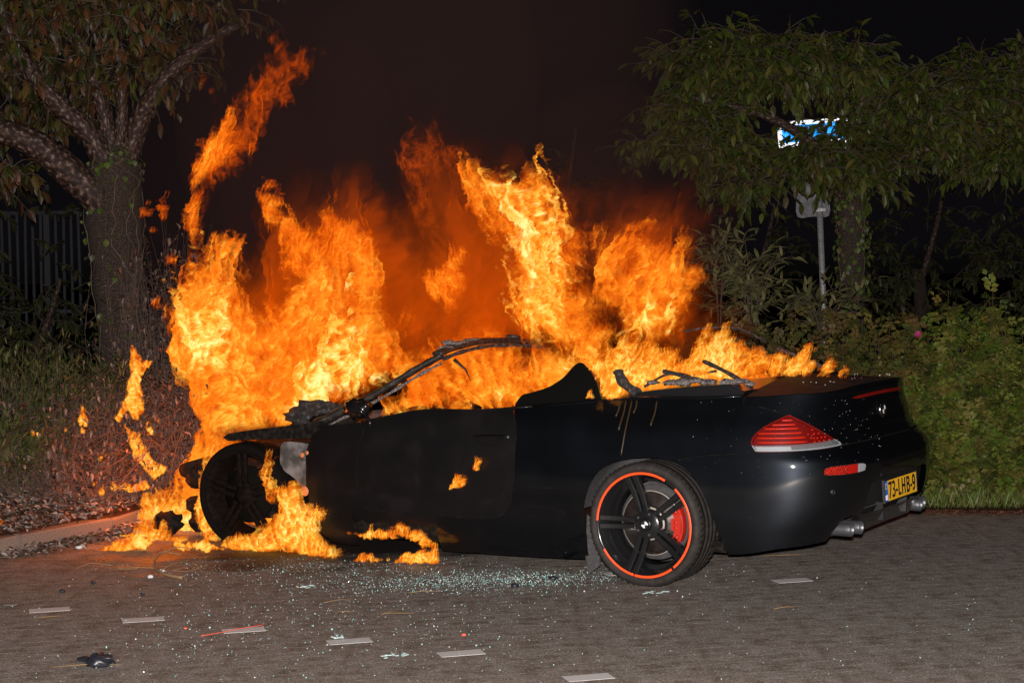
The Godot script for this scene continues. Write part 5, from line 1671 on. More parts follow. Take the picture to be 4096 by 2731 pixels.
func flame_mesh(flat: PackedFloat32Array, kind: String, sd: int, tilt := 0.0, quality := 1.0) -> ArrayMesh:
	var poly := PackedVector2Array()
	for i in range(0, flat.size(), 2):
		poly.append(Vector2(flat[i], flat[i + 1]))
	var K: Dictionary = FK[kind]
	var lo := poly[0]
	var hi := poly[0]
	for q in poly:
		lo = lo.min(q)
		hi = hi.max(q)
	var size := hi - lo
	var pad: float = K.pad
	lo -= Vector2(pad, pad)
	hi += Vector2(pad, pad * 1.3)
	# coarse distance field
	var cg := clampf(minf(size.x, size.y) / 14.0, 0.008, 0.04)
	var nx := int((hi.x - lo.x) / cg) + 2
	var ny := int((hi.y - lo.y) / cg) + 2
	var field := PackedFloat32Array()
	field.resize(nx * ny)
	for j in ny:
		for i in nx:
			field[j * nx + i] = seg_dist(lo + Vector2(i, j) * cg, poly)
	var cell: float = K.cell / quality
	var mx := int((hi.x - lo.x) / cell) + 1
	var my := int((hi.y - lo.y) / cell) + 1
	var fs: float = K.fs
	var n1 := FastNoiseLite.new()   # big wander of the rim
	n1.seed = sd; n1.frequency = 1.0; n1.fractal_octaves = 3; n1.fractal_gain = 0.6
	n1.domain_warp_enabled = true; n1.domain_warp_amplitude = 0.5; n1.domain_warp_frequency = 0.9; n1.domain_warp_fractal_octaves = 2
	var n2 := FastNoiseLite.new()   # folded sheets
	n2.seed = sd + 7; n2.frequency = 1.0; n2.fractal_type = FastNoiseLite.FRACTAL_RIDGED; n2.fractal_octaves = 4; n2.fractal_gain = 0.5; n2.fractal_lacunarity = 2.1
	n2.domain_warp_enabled = true; n2.domain_warp_amplitude = K.warp; n2.domain_warp_frequency = 0.6; n2.domain_warp_fractal_octaves = 3
	n2.domain_warp_fractal_type = FastNoiseLite.DOMAIN_WARP_FRACTAL_PROGRESSIVE
	var n3 := FastNoiseLite.new()   # broad hot and cool zones
	n3.seed = sd + 13; n3.frequency = 1.0; n3.fractal_octaves = 3
	n3.domain_warp_enabled = true; n3.domain_warp_amplitude = 0.6; n3.domain_warp_frequency = 0.8
	var stretch: float = K.stretch
	var amp: float = K.amp
	var soft: float = K.soft
	var base: float = K.heat
	var ridge: float = K.ridge
	var broad: float = K.broad
	var opac: float = K.alpha
	var thick: float = K.thick
	var verts := PackedVector3Array()
	var cols := PackedColorArray()
	var vid := PackedInt32Array()
	vid.resize(mx * my)
	vid.fill(-1)
	var keep := PackedByteArray()
	var inv := 1.0 / cg
	for j in my:
		var y := lo.y + j * cell
		for i in mx:
			var x := lo.x + i * cell
			var u := (x - lo.x) * inv
			var v := (y - lo.y) * inv
			var a := int(u)
			var b := int(v)
			if a >= nx - 1 or b >= ny - 1: continue
			u -= a
			v -= b
			var k := b * nx + a
			var s := lerpf(lerpf(field[k], field[k + 1], u), lerpf(field[k + nx], field[k + nx + 1], u), v)
			if s < -pad: continue
			var lean := n1.get_noise_3d(x * 1.7 * fs, y * 0.9 * fs, 3.0) * 0.10 / fs
			var X := (x + lean + tilt * y) * fs
			var Y := (y + lean * 0.5 - tilt * 0.5 * x) * fs * stretch
			var yr := clampf((y - lo.y - pad) / size.y, 0.0, 1.0)
			s += amp * (0.6 + 0.9 * yr) * (n1.get_noise_2d(X * 3.4, Y * 2.6) * 0.9 + n1.get_noise_2d(X * 10.0, Y * 7.0) * 0.6 + n1.get_noise_2d(X * 26.0 + 50.0, Y * 18.0) * 0.35)
			s += K.grow
			if s < 0.0: continue
			var r := n2.get_noise_2d(X * 9.0, Y * 8.5)
			var r2 := n2.get_noise_2d(X * 23.0 + 31.0, Y * 22.0)
			var q := n3.get_noise_2d(X * 1.6, Y * 1.6)
			var e := clampf(s / soft, 0.0, 1.0)
			e = e * e * (3.0 - 2.0 * e)
			var core := clampf(s / (soft * 3.0), 0.0, 1.0)
			var h: float = base + ridge * (r * 0.72 + r2 * 0.42) + broad * q + 0.12 * core - 0.14 * (1.0 - e) - K.cool * pow(yr, 1.4)
			var al := e
			if K.cut > 0.0: al *= clampf((h - K.cut) / 0.34, 0.0, 0.95)
			else: al *= clampf(opac + K.hole * (h - base) + 0.22 * core, 0.0, 0.97)
			al *= 1.0 - K.thin * yr * yr
			if al < 0.012: continue
			var c := heat_color(h)
			var cs := Color(pow(c.r / 1.4, 0.4545), pow(c.g / 1.4, 0.4545), pow(c.b / 1.4, 0.4545), al)
			var z := thick * (n3.get_noise_2d(X * 1.7 + 9.0, Y * 1.7) * 1.1 + r * 0.25)
			var t := 0.5 * thick * sqrt(clampf(s / (soft * 3.0), 0.0, 1.0))
			vid[j * mx + i] = verts.size()
			verts.append(Vector3(x, y, z - t))
			cols.append(cs)
			verts.append(Vector3(x, y, z + t))
			cs.a = al * 0.5
			cols.append(cs)
	var idx := PackedInt32Array()
	for j in my - 1:
		for i in mx - 1:
			var p := j * mx + i
			var a := vid[p]
			var b := vid[p + 1]
			var c := vid[p + mx]
			var d := vid[p + mx + 1]
			if b >= 0 and c >= 0:
				if a >= 0:
					idx.append_array(PackedInt32Array([a, b, c]))
					if K.back: idx.append_array(PackedInt32Array([a + 1, c + 1, b + 1]))
				if d >= 0:
					idx.append_array(PackedInt32Array([b, d, c]))
					if K.back: idx.append_array(PackedInt32Array([b + 1, c + 1, d + 1]))
	if idx.is_empty(): return null
	var arr := []
	arr.resize(Mesh.ARRAY_MAX)
	arr[Mesh.ARRAY_VERTEX] = verts
	arr[Mesh.ARRAY_COLOR] = cols
	arr[Mesh.ARRAY_INDEX] = idx
	var m := ArrayMesh.new()
	m.add_surface_from_arrays(Mesh.PRIMITIVE_TRIANGLES, arr)
	return m

var FK := {
	"glow": {grow = 0.0, pad = 0.12, cell = 0.03, fs = 0.6, warp = 0.6, stretch = 0.6, amp = 0.16, soft = 0.55, heat = 0.245, ridge = 0.03, broad = 0.13, alpha = 0.90, hole = 1.0, thick = 0.25, back = false, cool = 0.16, cut = 0.0, thin = 0.75},
	"body": {grow = 0.0, pad = 0.10, cell = 0.0078, fs = 1.0, warp = 0.9, stretch = 0.45, amp = 0.13, soft = 0.16, heat = 0.42, ridge = 0.42, broad = 0.26, alpha = 0.52, hole = 1.9, thick = 0.22, back = true, cool = 0.10, cut = 0.0, thin = 0.3},
	"front": {grow = 0.0, pad = 0.10, cell = 0.0078, fs = 1.15, warp = 0.9, stretch = 0.5, amp = 0.18, soft = 0.16, heat = 0.57, ridge = 0.52, broad = 0.28, alpha = 0.35, hole = 1.0, thick = 0.20, back = false, cool = 0.10, cut = 0.44, thin = 0.3},
	"wisp": {grow = 0.005, pad = 0.05, cell = 0.006, fs = 1.8, warp = 0.8, stretch = 0.36, amp = 0.065, soft = 0.075, heat = 0.33, ridge = 0.40, broad = 0.16, alpha = 0.42, hole = 2.4, thick = 0.08, back = true, cool = 0.05, cut = 0.0, thin = 0.3},
	"red": {grow = 0.01, pad = 0.06, cell = 0.012, fs = 1.2, warp = 0.8, stretch = 0.5, amp = 0.10, soft = 0.14, heat = 0.19, ridge = 0.24, broad = 0.10, alpha = 0.26, hole = 1.6, thick = 0.12, back = false, cool = 0.08, cut = 0.0, thin = 0.5},
	"low": {grow = 0.022, pad = 0.05, cell = 0.0055, fs = 2.3, warp = 0.9, stretch = 0.42, amp = 0.055, soft = 0.045, heat = 0.50, ridge = 0.52, broad = 0.16, alpha = 0.50, hole = 2.0, thick = 0.08, back = true, cool = 0.14, cut = 0.0, thin = 0.45},
	"small": {grow = 0.003, pad = 0.03, cell = 0.0042, fs = 3.4, warp = 0.8, stretch = 0.45, amp = 0.026, soft = 0.016, heat = 0.52, ridge = 0.46, broad = 0.16, alpha = 0.50, hole = 1.8, thick = 0.04, back = true, cool = 0.10, cut = 0.0, thin = 0.25},
}

var F := []

func fire_list() -> void:
	F.append(["engine_bay_fire", "c", 0.45, "glow", PackedFloat32Array([4.598, 1.449, 4.261, 1.884, 3.861, 2.061, 3.622, 2.416, 3.169, 2.548, 2.664, 2.613, 2.253, 2.368, 1.922, 2.021, 1.864, 1.459, 1.937, 1.007, 2.699, 0.697, 3.137, 0.503, 3.823, 0.351, 4.379, 0.450, 4.574, 0.820])])
	F.append(["engine_bay_fire", "c", 0.15, "body", PackedFloat32Array([4.331, 1.154, 4.209, 1.247, 4.331, 1.443, 4.190, 1.489, 4.234, 1.641, 4.037, 1.790, 4.042, 1.896, 3.808, 1.961, 3.675, 1.935, 3.591, 1.816, 3.548, 1.727, 3.475, 1.609, 3.403, 1.521, 3.257, 1.404, 3.041, 1.290, 2.832, 1.034, 2.837, 0.775, 3.274, 0.657, 3.423, 0.608, 3.575, 0.557, 3.804, 0.527, 3.918, 0.618, 4.032, 0.765, 4.106, 0.915, 4.182, 1.034])])
	F.append(["engine_bay_fire", "c", -0.15, "body", PackedFloat32Array([2.746, 2.030, 2.641, 2.111, 2.489, 2.025, 2.289, 1.939, 2.218, 1.829, 2.161, 1.638, 2.197, 1.475, 2.117, 1.367, 1.942, 1.454, 1.954, 1.355, 2.054, 1.232, 1.870, 1.153, 1.862, 1.073, 2.240, 0.955, 2.375, 0.882, 2.616, 0.744, 2.827, 0.652, 3.039, 0.649, 3.218, 0.714, 3.178, 0.901, 3.247, 1.014, 3.099, 1.188, 3.169, 1.272, 3.195, 1.414, 3.019, 1.585, 2.874, 1.753, 2.935, 1.866, 3.011, 1.951, 3.080, 2.065, 2.972, 2.091, 2.835, 1.921, 2.739, 1.863])])
	F.append(["engine_bay_fire", "c", -0.35, "front", PackedFloat32Array([2.845, 0.799, 2.756, 0.905, 2.669, 0.957, 2.701, 1.066, 2.595, 1.206, 2.660, 1.369, 2.556, 1.479, 2.518, 1.643, 2.353, 1.507, 2.220, 1.588, 2.125, 1.374, 2.160, 1.239, 2.065, 1.134, 1.902, 1.217, 1.872, 1.084, 2.133, 0.963, 2.333, 0.844, 2.530, 0.728, 2.674, 0.714])])
	F.append(["engine_bay_fire", "c", -0.20, "front", PackedFloat32Array([3.980, 1.176, 3.868, 1.324, 3.884, 1.470, 3.765, 1.645, 3.686, 1.789, 3.552, 1.917, 3.441, 1.916, 3.371, 1.786, 3.411, 1.644, 3.341, 1.501, 3.383, 1.300, 3.278, 1.102, 3.354, 0.957, 3.539, 0.952, 3.725, 0.977, 3.836, 1.091])])
	F.append(["engine_bay_fire", "c", 0.20, "red", PackedFloat32Array([4.105, 1.882, 4.068, 2.273, 3.873, 2.595, 3.675, 2.881, 3.445, 3.073, 3.256, 3.263, 2.897, 3.181, 2.974, 2.929, 3.231, 2.741, 3.384, 2.486, 3.631, 2.319, 3.845, 2.177, 3.929, 1.879])])
	F.append(["engine_bay_fire", "c", 0.00, "wisp", PackedFloat32Array([3.322, 2.217, 3.121, 2.268, 3.019, 2.038, 2.843, 1.978, 2.770, 2.117, 2.597, 2.057, 2.361, 1.914, 2.264, 1.692, 2.303, 1.415, 2.468, 1.637, 2.708, 1.694, 2.920, 1.639, 3.135, 1.639, 3.130, 1.869, 3.271, 2.072])])
	F.append(["rising_flame", "c", -0.10, "wisp", PackedFloat32Array([3.797, 2.271, 3.735, 2.502, 3.626, 2.627, 3.486, 2.750, 3.448, 2.797, 3.377, 2.673, 3.317, 2.585, 3.189, 2.500, 3.211, 2.450, 3.319, 2.488, 3.383, 2.411, 3.440, 2.344, 3.505, 2.404, 3.611, 2.332, 3.711, 2.248, 3.780, 2.213])])
	F.append(["rising_flame", "c", -0.10, "wisp", PackedFloat32Array([3.888, 2.019, 3.858, 2.142, 3.786, 2.256, 3.696, 2.236, 3.738, 2.086, 3.668, 2.172, 3.631, 2.136, 3.725, 1.993, 3.732, 1.877, 3.818, 1.913])])
	F.append(["rising_flame", "c", 0.00, "red", PackedFloat32Array([3.550, 2.739, 3.578, 2.848, 3.695, 2.985, 3.789, 2.990, 3.844, 3.081, 3.891, 3.032, 3.829, 2.934, 3.734, 2.914, 3.623, 2.850, 3.588, 2.724])])
	F.append(["rising_flame", "c", 0.10, "red", PackedFloat32Array([3.459, 2.993, 3.409, 3.062, 3.331, 2.957, 3.234, 3.008, 3.149, 2.917, 3.180, 2.833, 3.255, 2.751, 3.337, 2.668, 3.409, 2.738, 3.444, 2.856])])
	F.append(["rising_flame", "c", 0.10, "red", PackedFloat32Array([3.282, 3.164, 3.259, 3.219, 3.171, 3.242, 3.100, 3.197, 3.001, 3.122, 2.823, 3.167, 2.797, 3.086, 2.913, 3.065, 3.005, 2.923, 3.078, 2.885, 3.112, 2.958, 3.146, 3.074, 3.217, 3.113])])
	F.append(["drifting_flame", "c", -0.30, "wisp", PackedFloat32Array([4.046, 2.099, 3.968, 2.146, 3.904, 2.116, 3.878, 2.231, 3.817, 2.241, 3.787, 2.102, 3.807, 2.042, 3.866, 2.095, 3.920, 2.082, 3.944, 2.030, 3.889, 1.965, 3.947, 1.949, 4.010, 2.031])])
	F.append(["drifting_flame", "c", -0.20, "wisp", PackedFloat32Array([3.169, 2.196, 3.108, 2.234, 3.070, 2.309, 2.971, 2.320, 2.906, 2.228, 2.932, 2.168, 2.995, 2.203, 3.052, 2.160, 3.018, 2.091, 2.963, 2.029, 2.888, 1.907, 2.972, 1.939, 3.062, 2.036, 3.117, 2.133])])
	F.append(["drifting_flame", "c", -0.30, "wisp", PackedFloat32Array([4.012, 1.519, 3.958, 1.514, 3.884, 1.438, 3.960, 1.461])])
	F.append(["drifting_flame", "c", -0.30, "wisp", PackedFloat32Array([3.902, 1.763, 3.851, 1.806, 3.777, 1.762, 3.752, 1.698, 3.816, 1.728, 3.876, 1.740])])
	F.append(["cabin_fire", "c", 0.50, "glow", PackedFloat32Array([2.781, 2.039, 2.629, 2.614, 2.346, 2.858, 1.944, 2.696, 1.554, 2.511, 1.115, 2.330, 0.874, 2.000, 0.820, 1.300, 1.163, 0.830, 1.641, 0.787, 2.451, 0.760, 2.726, 1.162, 2.860, 1.630])])
	F.append(["cabin_fire", "c", 0.10, "body", PackedFloat32Array([1.789, 2.244, 1.713, 2.385, 1.602, 2.365, 1.430, 2.353, 1.275, 2.364, 1.167, 2.415, 1.117, 2.316, 1.073, 2.183, 1.014, 2.116, 0.877, 2.078, 0.913, 2.032, 0.955, 1.991, 0.926, 1.892, 0.916, 1.735, 0.900, 1.604, 0.841, 1.499, 0.854, 1.421, 0.696, 1.331, 0.711, 1.271, 0.785, 1.225, 0.763, 1.082, 0.847, 0.988, 0.941, 1.118, 1.091, 1.194, 1.243, 1.205, 1.398, 1.203, 1.421, 1.363, 1.441, 1.498, 1.486, 1.632, 1.469, 1.766, 1.546, 1.901, 1.614, 1.997, 1.727, 2.088, 1.771, 2.176])])
	F.append(["cabin_fire", "c", -0.20, "front", PackedFloat32Array([1.225, 1.246, 1.242, 1.402, 1.276, 1.532, 1.199, 1.636, 1.153, 1.739, 1.211, 1.895, 1.060, 1.995, 0.942, 1.942, 0.854, 1.991, 0.783, 1.837, 0.799, 1.685, 0.758, 1.533, 0.716, 1.406, 0.551, 1.332, 0.588, 1.255, 0.598, 1.104, 0.577, 0.965, 0.648, 1.026, 0.747, 1.177, 0.892, 1.236, 1.069, 1.253])])
	F.append(["cabin_fire", "c", 0.30, "wisp", PackedFloat32Array([2.206, 1.631, 2.097, 1.737, 1.995, 1.867, 1.877, 1.813, 1.899, 1.686, 1.844, 1.602, 1.895, 1.491, 1.963, 1.346, 2.061, 1.457, 2.134, 1.513])])
	F.append(["cabin_fire", "c", 0.55, "red", PackedFloat32Array([2.579, 2.398, 2.488, 2.611, 2.381, 2.755, 2.245, 2.680, 1.944, 2.496, 2.028, 2.308, 2.211, 2.228, 2.153, 2.027, 2.022, 1.797, 2.092, 1.627, 2.230, 1.455, 2.333, 1.483, 2.381, 1.743, 2.463, 2.033, 2.529, 2.237])])
	F.append(["cabin_fire", "c", 0.20, "body", PackedFloat32Array([2.489, 0.682, 2.479, 0.854, 2.210, 1.058, 2.007, 1.166, 1.941, 1.217, 1.743, 1.371, 1.663, 1.289, 1.457, 1.251, 1.025, 1.204, 0.905, 1.166, 0.876, 1.021, 0.968, 0.912, 1.244, 0.810, 1.432, 0.776, 1.719, 0.739])])
	F.append(["cabin_fire", "c", -0.35, "front", PackedFloat32Array([2.078, 0.763, 2.004, 0.908, 1.812, 0.874, 1.685, 0.957, 1.498, 0.962, 1.374, 1.043, 1.133, 1.024, 0.955, 1.130, 0.751, 1.185, 0.839, 1.069, 1.015, 1.001, 1.120, 0.875, 1.377, 0.823, 1.750, 0.783])])
	F.append(["rear_seat_fire", "c", 0.75, "glow", PackedFloat32Array([1.513, 1.847, 1.315, 2.291, 0.876, 2.440, 0.515, 2.372, 0.253, 2.070, 0.198, 1.670, 0.056, 1.298, 0.173, 0.976, 0.586, 0.911, 1.014, 0.955, 1.391, 1.284])])
	F.append(["rear_seat_fire", "c", 0.45, "body", PackedFloat32Array([1.061, 1.949, 0.909, 1.925, 0.788, 1.950, 0.610, 1.962, 0.478, 1.886, 0.319, 1.876, 0.280, 1.805, 0.292, 1.726, 0.224, 1.661, 0.276, 1.596, 0.311, 1.517, 0.369, 1.412, 0.422, 1.346, 0.347, 1.260, 0.440, 1.187, 0.676, 1.197, 0.795, 1.289, 0.869, 1.342, 0.944, 1.490, 1.059, 1.598, 1.079, 1.733])])
	F.append(["rear_seat_fire", "c", 0.20, "front", PackedFloat32Array([0.724, 1.353, 0.664, 1.497, 0.547, 1.601, 0.432, 1.523, 0.318, 1.549, 0.190, 1.702, 0.143, 1.625, 0.220, 1.472, 0.320, 1.343, 0.492, 1.238, 0.667, 1.235])])
	F.append(["cabin_fire", "c", -0.05, "front", PackedFloat32Array([1.621, 2.275, 1.479, 2.323, 1.234, 2.262, 1.082, 2.361, 0.965, 2.150, 0.908, 1.942, 0.852, 1.735, 0.811, 1.477, 0.946, 1.269, 1.247, 1.239, 1.306, 1.476, 1.333, 1.687, 1.392, 1.898, 1.514, 2.059])])
	F.append(["boot_fire", "c", -0.10, "low", PackedFloat32Array([0.701, 1.018, 0.650, 1.224, 0.512, 1.303, 0.343, 1.267, 0.204, 1.231, 0.123, 1.158, 0.062, 1.234, -0.015, 1.329, -0.074, 1.359, -0.136, 1.355, -0.175, 1.262, -0.307, 1.239, -0.463, 1.169, -0.553, 1.219, -0.617, 1.232, -0.667, 1.169, -0.718, 1.193, -0.806, 1.140, -0.793, 1.114, -0.591, 1.104, -0.411, 1.076, -0.266, 1.031, -0.173, 1.009, 0.069, 1.035, 0.345, 0.990, 0.630, 0.918])])
	F.append(["boot_fire", "c", -0.82, "small", PackedFloat32Array([0.528, 1.273, 0.436, 1.287, 0.355, 1.236, 0.289, 1.171, 0.250, 1.077, 0.198, 1.003, 0.251, 0.982, 0.299, 1.005, 0.343, 1.122, 0.423, 1.204])])
	F.append(["boot_fire", "c", -0.84, "small", PackedFloat32Array([0.385, 0.992, 0.373, 1.044, 0.341, 1.017, 0.326, 0.991])])
	F.append(["boot_fire", "c", -0.50, "low", PackedFloat32Array([0.364, 1.053, 0.308, 1.128, 0.226, 1.154, 0.119, 1.132, -0.014, 1.111, -0.093, 1.184, -0.119, 1.137, -0.222, 1.092, -0.118, 1.066, 0.147, 1.035])])
	F.append(["front_tyre_fire", "c", -0.45, "low", PackedFloat32Array([4.351, -0.186, 4.065, -0.021, 3.976, 0.116, 3.935, 0.234, 3.827, 0.284, 3.696, 0.271, 3.529, 0.257, 3.420, 0.207, 3.379, 0.067, 3.228, -0.098, 3.464, -0.087, 3.686, -0.068, 3.952, -0.122, 4.225, -0.182])])
	F.append(["spilled_flame", "w", -11.10, "small", PackedFloat32Array([-2.546, -0.003, -2.470, 0.055, -2.401, 0.065, -2.336, 0.118, -2.278, 0.128, -2.210, 0.068, -2.243, 0.004, -2.403, -0.012])])
	F.append(["spilled_flame", "w", -10.85, "small", PackedFloat32Array([-2.052, 0.074, -2.000, 0.110, -1.922, 0.091, -1.844, 0.108, -1.715, 0.044, -1.845, 0.030, -1.975, 0.042])])
	F.append(["front_tyre_fire", "c", -0.80, "low", PackedFloat32Array([4.017, -0.116, 3.758, 0.015, 3.643, 0.129, 3.534, 0.114, 3.377, 0.024, 3.128, 0.020, 3.108, -0.039, 3.634, -0.083])])
	F.append(["front_tyre_fire", "c", -0.70, "low", PackedFloat32Array([2.951, 0.674, 3.091, 0.635, 3.201, 0.498, 3.269, 0.329, 3.280, 0.162, 3.219, 0.027, 3.108, -0.054, 3.002, -0.046, 3.106, 0.035, 3.136, 0.253, 3.096, 0.448, 2.987, 0.590])])
	F.append(["front_tyre_fire", "c", -0.10, "body", PackedFloat32Array([4.062, 0.246, 3.999, 0.399, 3.822, 0.570, 3.668, 0.635, 3.369, 0.646, 3.079, 0.643, 3.010, 0.503, 2.869, 0.452, 2.804, 0.200, 2.669, -0.046, 3.241, -0.150, 3.686, -0.117, 3.835, 0.051, 3.986, 0.161])])
	F.append(["wheel_arch_fire", "c", -0.93, "low", PackedFloat32Array([2.522, 0.620, 2.424, 0.621, 2.492, 0.490, 2.434, 0.432, 2.272, 0.410, 2.226, 0.296, 2.098, 0.252, 2.228, 0.166, 2.093, 0.071, 1.954, 0.043, 2.120, -0.006, 2.443, 0.012, 2.778, 0.003, 2.862, 0.024, 2.707, 0.115, 2.608, 0.079, 2.512, 0.186, 2.438, 0.270, 2.501, 0.371, 2.538, 0.501])])
	F.append(["sill_fire", "c", -0.93, "small", PackedFloat32Array([1.917, 0.168, 1.833, 0.164, 1.770, 0.201, 1.602, 0.212, 1.566, 0.154, 1.741, 0.142, 1.871, 0.136])])
	F.append(["sill_fire", "c", -0.95, "small", PackedFloat32Array([1.579, 0.214, 1.542, 0.244, 1.468, 0.206, 1.408, 0.225, 1.392, 0.266, 1.370, 0.188, 1.299, 0.143, 1.272, 0.041, 1.290, 0.020, 1.456, 0.025, 1.588, 0.017, 1.530, 0.082, 1.350, 0.110, 1.424, 0.144, 1.514, 0.148])])
	F.append(["sill_fire", "c", -0.95, "small", PackedFloat32Array([1.897, -0.009, 1.827, 0.070, 1.759, 0.065, 1.722, 0.037, 1.643, 0.028, 1.760, 0.004])])
	F.append(["door_flame", "c", -0.94, "small", PackedFloat32Array([1.213, 0.464, 1.174, 0.538, 1.096, 0.554, 1.111, 0.495, 1.161, 0.462])])
	F.append(["door_flame", "c", -0.94, "small", PackedFloat32Array([1.052, 0.571, 1.031, 0.650, 0.994, 0.633, 1.009, 0.578])])
	F.append(["kerb_fire", "w", -12.25, "small", PackedFloat32Array([-2.673, 0.711, -2.594, 0.892, -2.562, 1.008, -2.558, 1.195, -2.506, 1.159, -2.479, 1.095, -2.388, 1.111, -2.451, 1.030, -2.493, 0.943, -2.468, 0.767, -2.528, 0.680, -2.585, 0.769, -2.639, 0.681])])
	F.append(["kerb_fire", "w", -12.30, "small", PackedFloat32Array([-2.632, 0.668, -2.516, 0.608, -2.432, 0.445, -2.328, 0.355, -2.417, 0.283, -2.526, 0.411, -2.588, 0.529])])
	F.append(["kerb_fire", "w", -12.20, "small", PackedFloat32Array([-2.736, 0.249, -2.671, 0.298, -2.561, 0.276, -2.444, 0.295, -2.416, 0.239, -2.562, 0.223])])
	F.append(["ember_flame", "w", -11.90, "small", PackedFloat32Array([-3.134, 0.631, -3.137, 0.662, -3.117, 0.718, -3.105, 0.681, -3.090, 0.668, -3.097, 0.630])])
	F.append(["ember_flame", "w", -11.90, "small", PackedFloat32Array([-2.928, 0.660, -2.930, 0.680, -2.917, 0.715, -2.910, 0.691, -2.900, 0.683, -2.904, 0.659])])
	F.append(["ember_flame", "w", -11.90, "small", PackedFloat32Array([-2.828, 0.693, -2.831, 0.735, -2.804, 0.812, -2.788, 0.761, -2.767, 0.743, -2.777, 0.692])])
	F.append(["ember_flame", "w", -11.90, "small", PackedFloat32Array([-2.826, 0.644, -2.828, 0.664, -2.815, 0.700, -2.808, 0.676, -2.798, 0.668, -2.803, 0.644])])
	F.append(["ember_flame", "w", -11.90, "small", PackedFloat32Array([-2.735, 0.455, -2.738, 0.487, -2.718, 0.543, -2.706, 0.505, -2.691, 0.492, -2.698, 0.455])])
	F.append(["ember_flame", "w", -11.90, "small", PackedFloat32Array([-2.694, 0.483, -2.695, 0.503, -2.683, 0.539, -2.675, 0.515, -2.666, 0.507, -2.670, 0.483])])
	F.append(["ember_flame", "w", -12.40, "small", PackedFloat32Array([-2.490, 0.583, -2.493, 0.627, -2.465, 0.707, -2.448, 0.654, -2.427, 0.636, -2.437, 0.582])])
	F.append(["ember_flame", "w", -12.40, "small", PackedFloat32Array([-2.418, 0.659, -2.421, 0.686, -2.404, 0.734, -2.394, 0.702, -2.381, 0.691, -2.387, 0.659])])
	F.append(["ember_flame", "w", -12.40, "small", PackedFloat32Array([-2.404, 0.558, -2.406, 0.582, -2.391, 0.625, -2.382, 0.596, -2.370, 0.586, -2.376, 0.558])])
	F.append(["ember_flame", "w", -11.90, "small", PackedFloat32Array([-2.750, 0.304, -2.751, 0.321, -2.740, 0.352, -2.734, 0.332, -2.726, 0.325, -2.730, 0.304])])
	F.append(["ember_flame", "w", -11.90, "small", PackedFloat32Array([-2.710, 0.244, -2.712, 0.264, -2.699, 0.300, -2.692, 0.276, -2.682, 0.268, -2.687, 0.244])])
	F.append(["ember_flame", "w", -11.30, "small", PackedFloat32Array([-3.228, 0.035, -3.220, 0.117, -3.176, 0.170, -3.161, 0.116, -3.117, 0.134, -3.097, 0.088, -3.125, 0.034])])

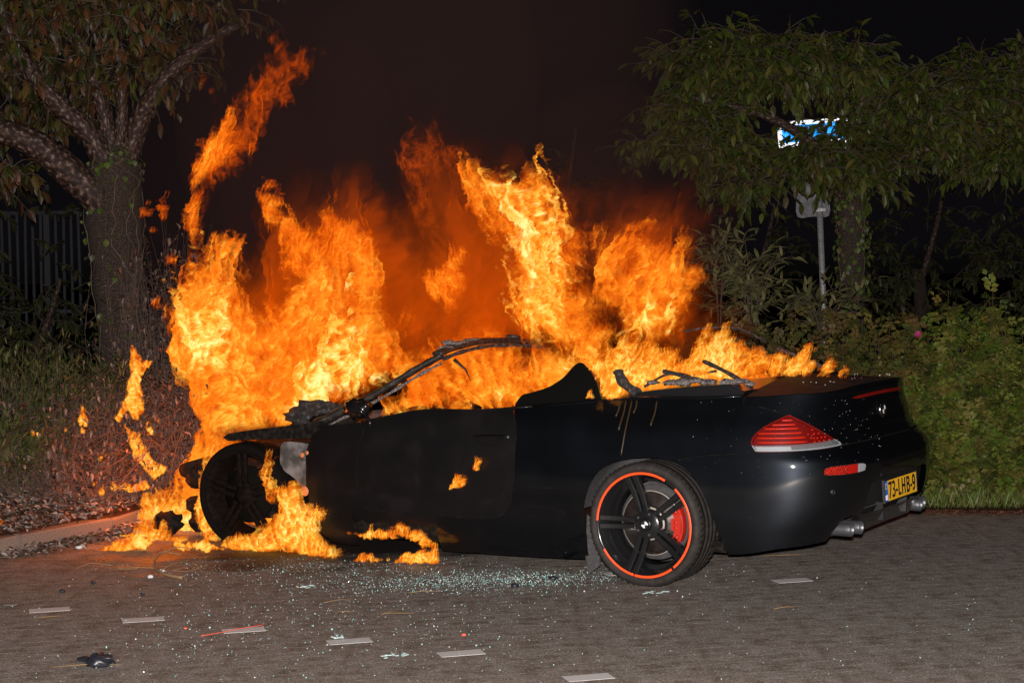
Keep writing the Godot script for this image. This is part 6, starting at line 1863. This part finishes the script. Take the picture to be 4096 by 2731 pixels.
func build_fire(carxf: Transform3D) -> void:
	fire_list()
	var m := StandardMaterial3D.new()
	m.resource_name = "flame"
	m.shading_mode = BaseMaterial3D.SHADING_MODE_UNSHADED
	m.albedo_color = Color(1.4, 1.4, 1.4, 1.0).linear_to_srgb()
	m.albedo_color.a = 1.0
	m.vertex_color_use_as_albedo = true
	m.vertex_color_is_srgb = true
	m.transparency = BaseMaterial3D.TRANSPARENCY_ALPHA
	m.cull_mode = BaseMaterial3D.CULL_DISABLED
	var labels := {
		"engine_bay_fire": ["wide wall of orange and yellow fire rising from the burning engine bay"],
		"cabin_fire": ["tall twisting column of yellow fire rising from the open cabin behind the windscreen frame"],
		"rear_seat_fire": ["orange fire blowing rightwards above the rear seats and folded roof"],
		"boot_fire": ["low licking flames running along the roof compartment onto the boot lid"],
		"front_tyre_fire": ["bright flames on the ground in front of and behind the black front wheel"],
		"wheel_arch_fire": ["curling flames behind the front wheel where the wing has burned away"],
		"rising_flame": ["torn orange flame tongue rising high above the left end of the fire", "small broken flame below the highest torn tongue, near the tree trunk",
			"thin dim red flame streak highest on the left beside the tree branch", "dim red flame wisp high above the engine fire, right of the torn tongue", "topmost dim red flame scrap, alone in the dark smoke"],
		"drifting_flame": ["detached forked flame scrap just right of the left tree trunk", "detached hooked flame above the dark gap in the engine fire",
			"tiny slanted flame flake left of the engine fire, by the trunk foot", "small flame flick at the upper left rim of the engine fire"],
		"sill_fire": ["thin row of small flames under the door along the sill", "largest sill flame curling up at the burning end of the sill", "small flame on the ground under the sill, left of the largest one"],
		"door_flame": ["small spreading flame on the middle of the black door", "tiny upright flame on the door below the handle"],
		"spilled_flame": ["flame tongue lying farthest left on the paving, pointing at the kerb", "low flame on the paving just before the left edge of the front wheel"],
		"kerb_fire": ["tall thin flame in the scorched shrub between trunk and car", "ragged slanting flame lower in the scorched shrub next to the car nose", "low flickering flame along the ground of the scorched shrub"],
		"ember_flame": ["leftmost upright ember flame in the scorched shrub", "small ember flame second from left in the shrub", "slim tall ember flame in the shrub, third from left", "ember flame at the foot of the slim tall one",
			"tiny ember low in the shrub, left of its twin", "tiny ember low in the shrub, right of its twin", "ember flame near the top right of the shrub, beside the tall flame", "highest small ember right of the tall shrub flame",
			"ember flame just below the highest small ember", "lowest ember near the kerb, left one of two", "lowest ember near the kerb, right one of two", "flame at the left edge of the picture above the kerb end"],
	}
	var joined := ["engine_bay_fire", "cabin_fire", "rear_seat_fire", "boot_fire", "front_tyre_fire", "wheel_arch_fire"]
	var parents := {}
	var count := {}
	var sd := 11
	for f in F:
		sd += 17
		var mesh := flame_mesh(f[4], f[3], sd, {"engine_bay_fire": 0.12, "cabin_fire": -0.28, "rear_seat_fire": 0.25, "rising_flame": 0.5, "drifting_flame": 0.35, "boot_fire": 0.35}.get(f[0], 0.1))
		if mesh == null: continue
		var called: String = f[0]
		var k: int = count.get(called, 0)
		count[called] = k + 1
		var here := Transform3D(Basis.IDENTITY, Vector3(0, 0, f[2]))
		if f[1] == "c": here = carxf * here
		if called in joined:
			if not parents.has(called):
				var o := thing(called, labels[called][0], "fire")
				o.transform = carxf
				parents[called] = o
			var part := obj({"glow": "glowing_smoke", "body": "flame_body", "front": "flame_tongues", "red": "dim_flame", "wisp": "flame_wisp", "low": "low_flames", "small": "low_flames"}[f[3]], mesh, m, parents[called])
			part.position = Vector3(0, 0, f[2])
		else:
			var o := obj(called, mesh, m, self)
			o.transform = here
			tag(o, labels[called][mini(k, labels[called].size() - 1)], "flame", {"rising_flame": "torn flames above the fire", "drifting_flame": "detached flame scraps", "sill_fire": "flames along the sill", "door_flame": "flames on the door", "spilled_flame": "flames lying on the paving", "kerb_fire": "flames in the scorched shrub", "ember_flame": "small ember flames in the shrub"}[called])
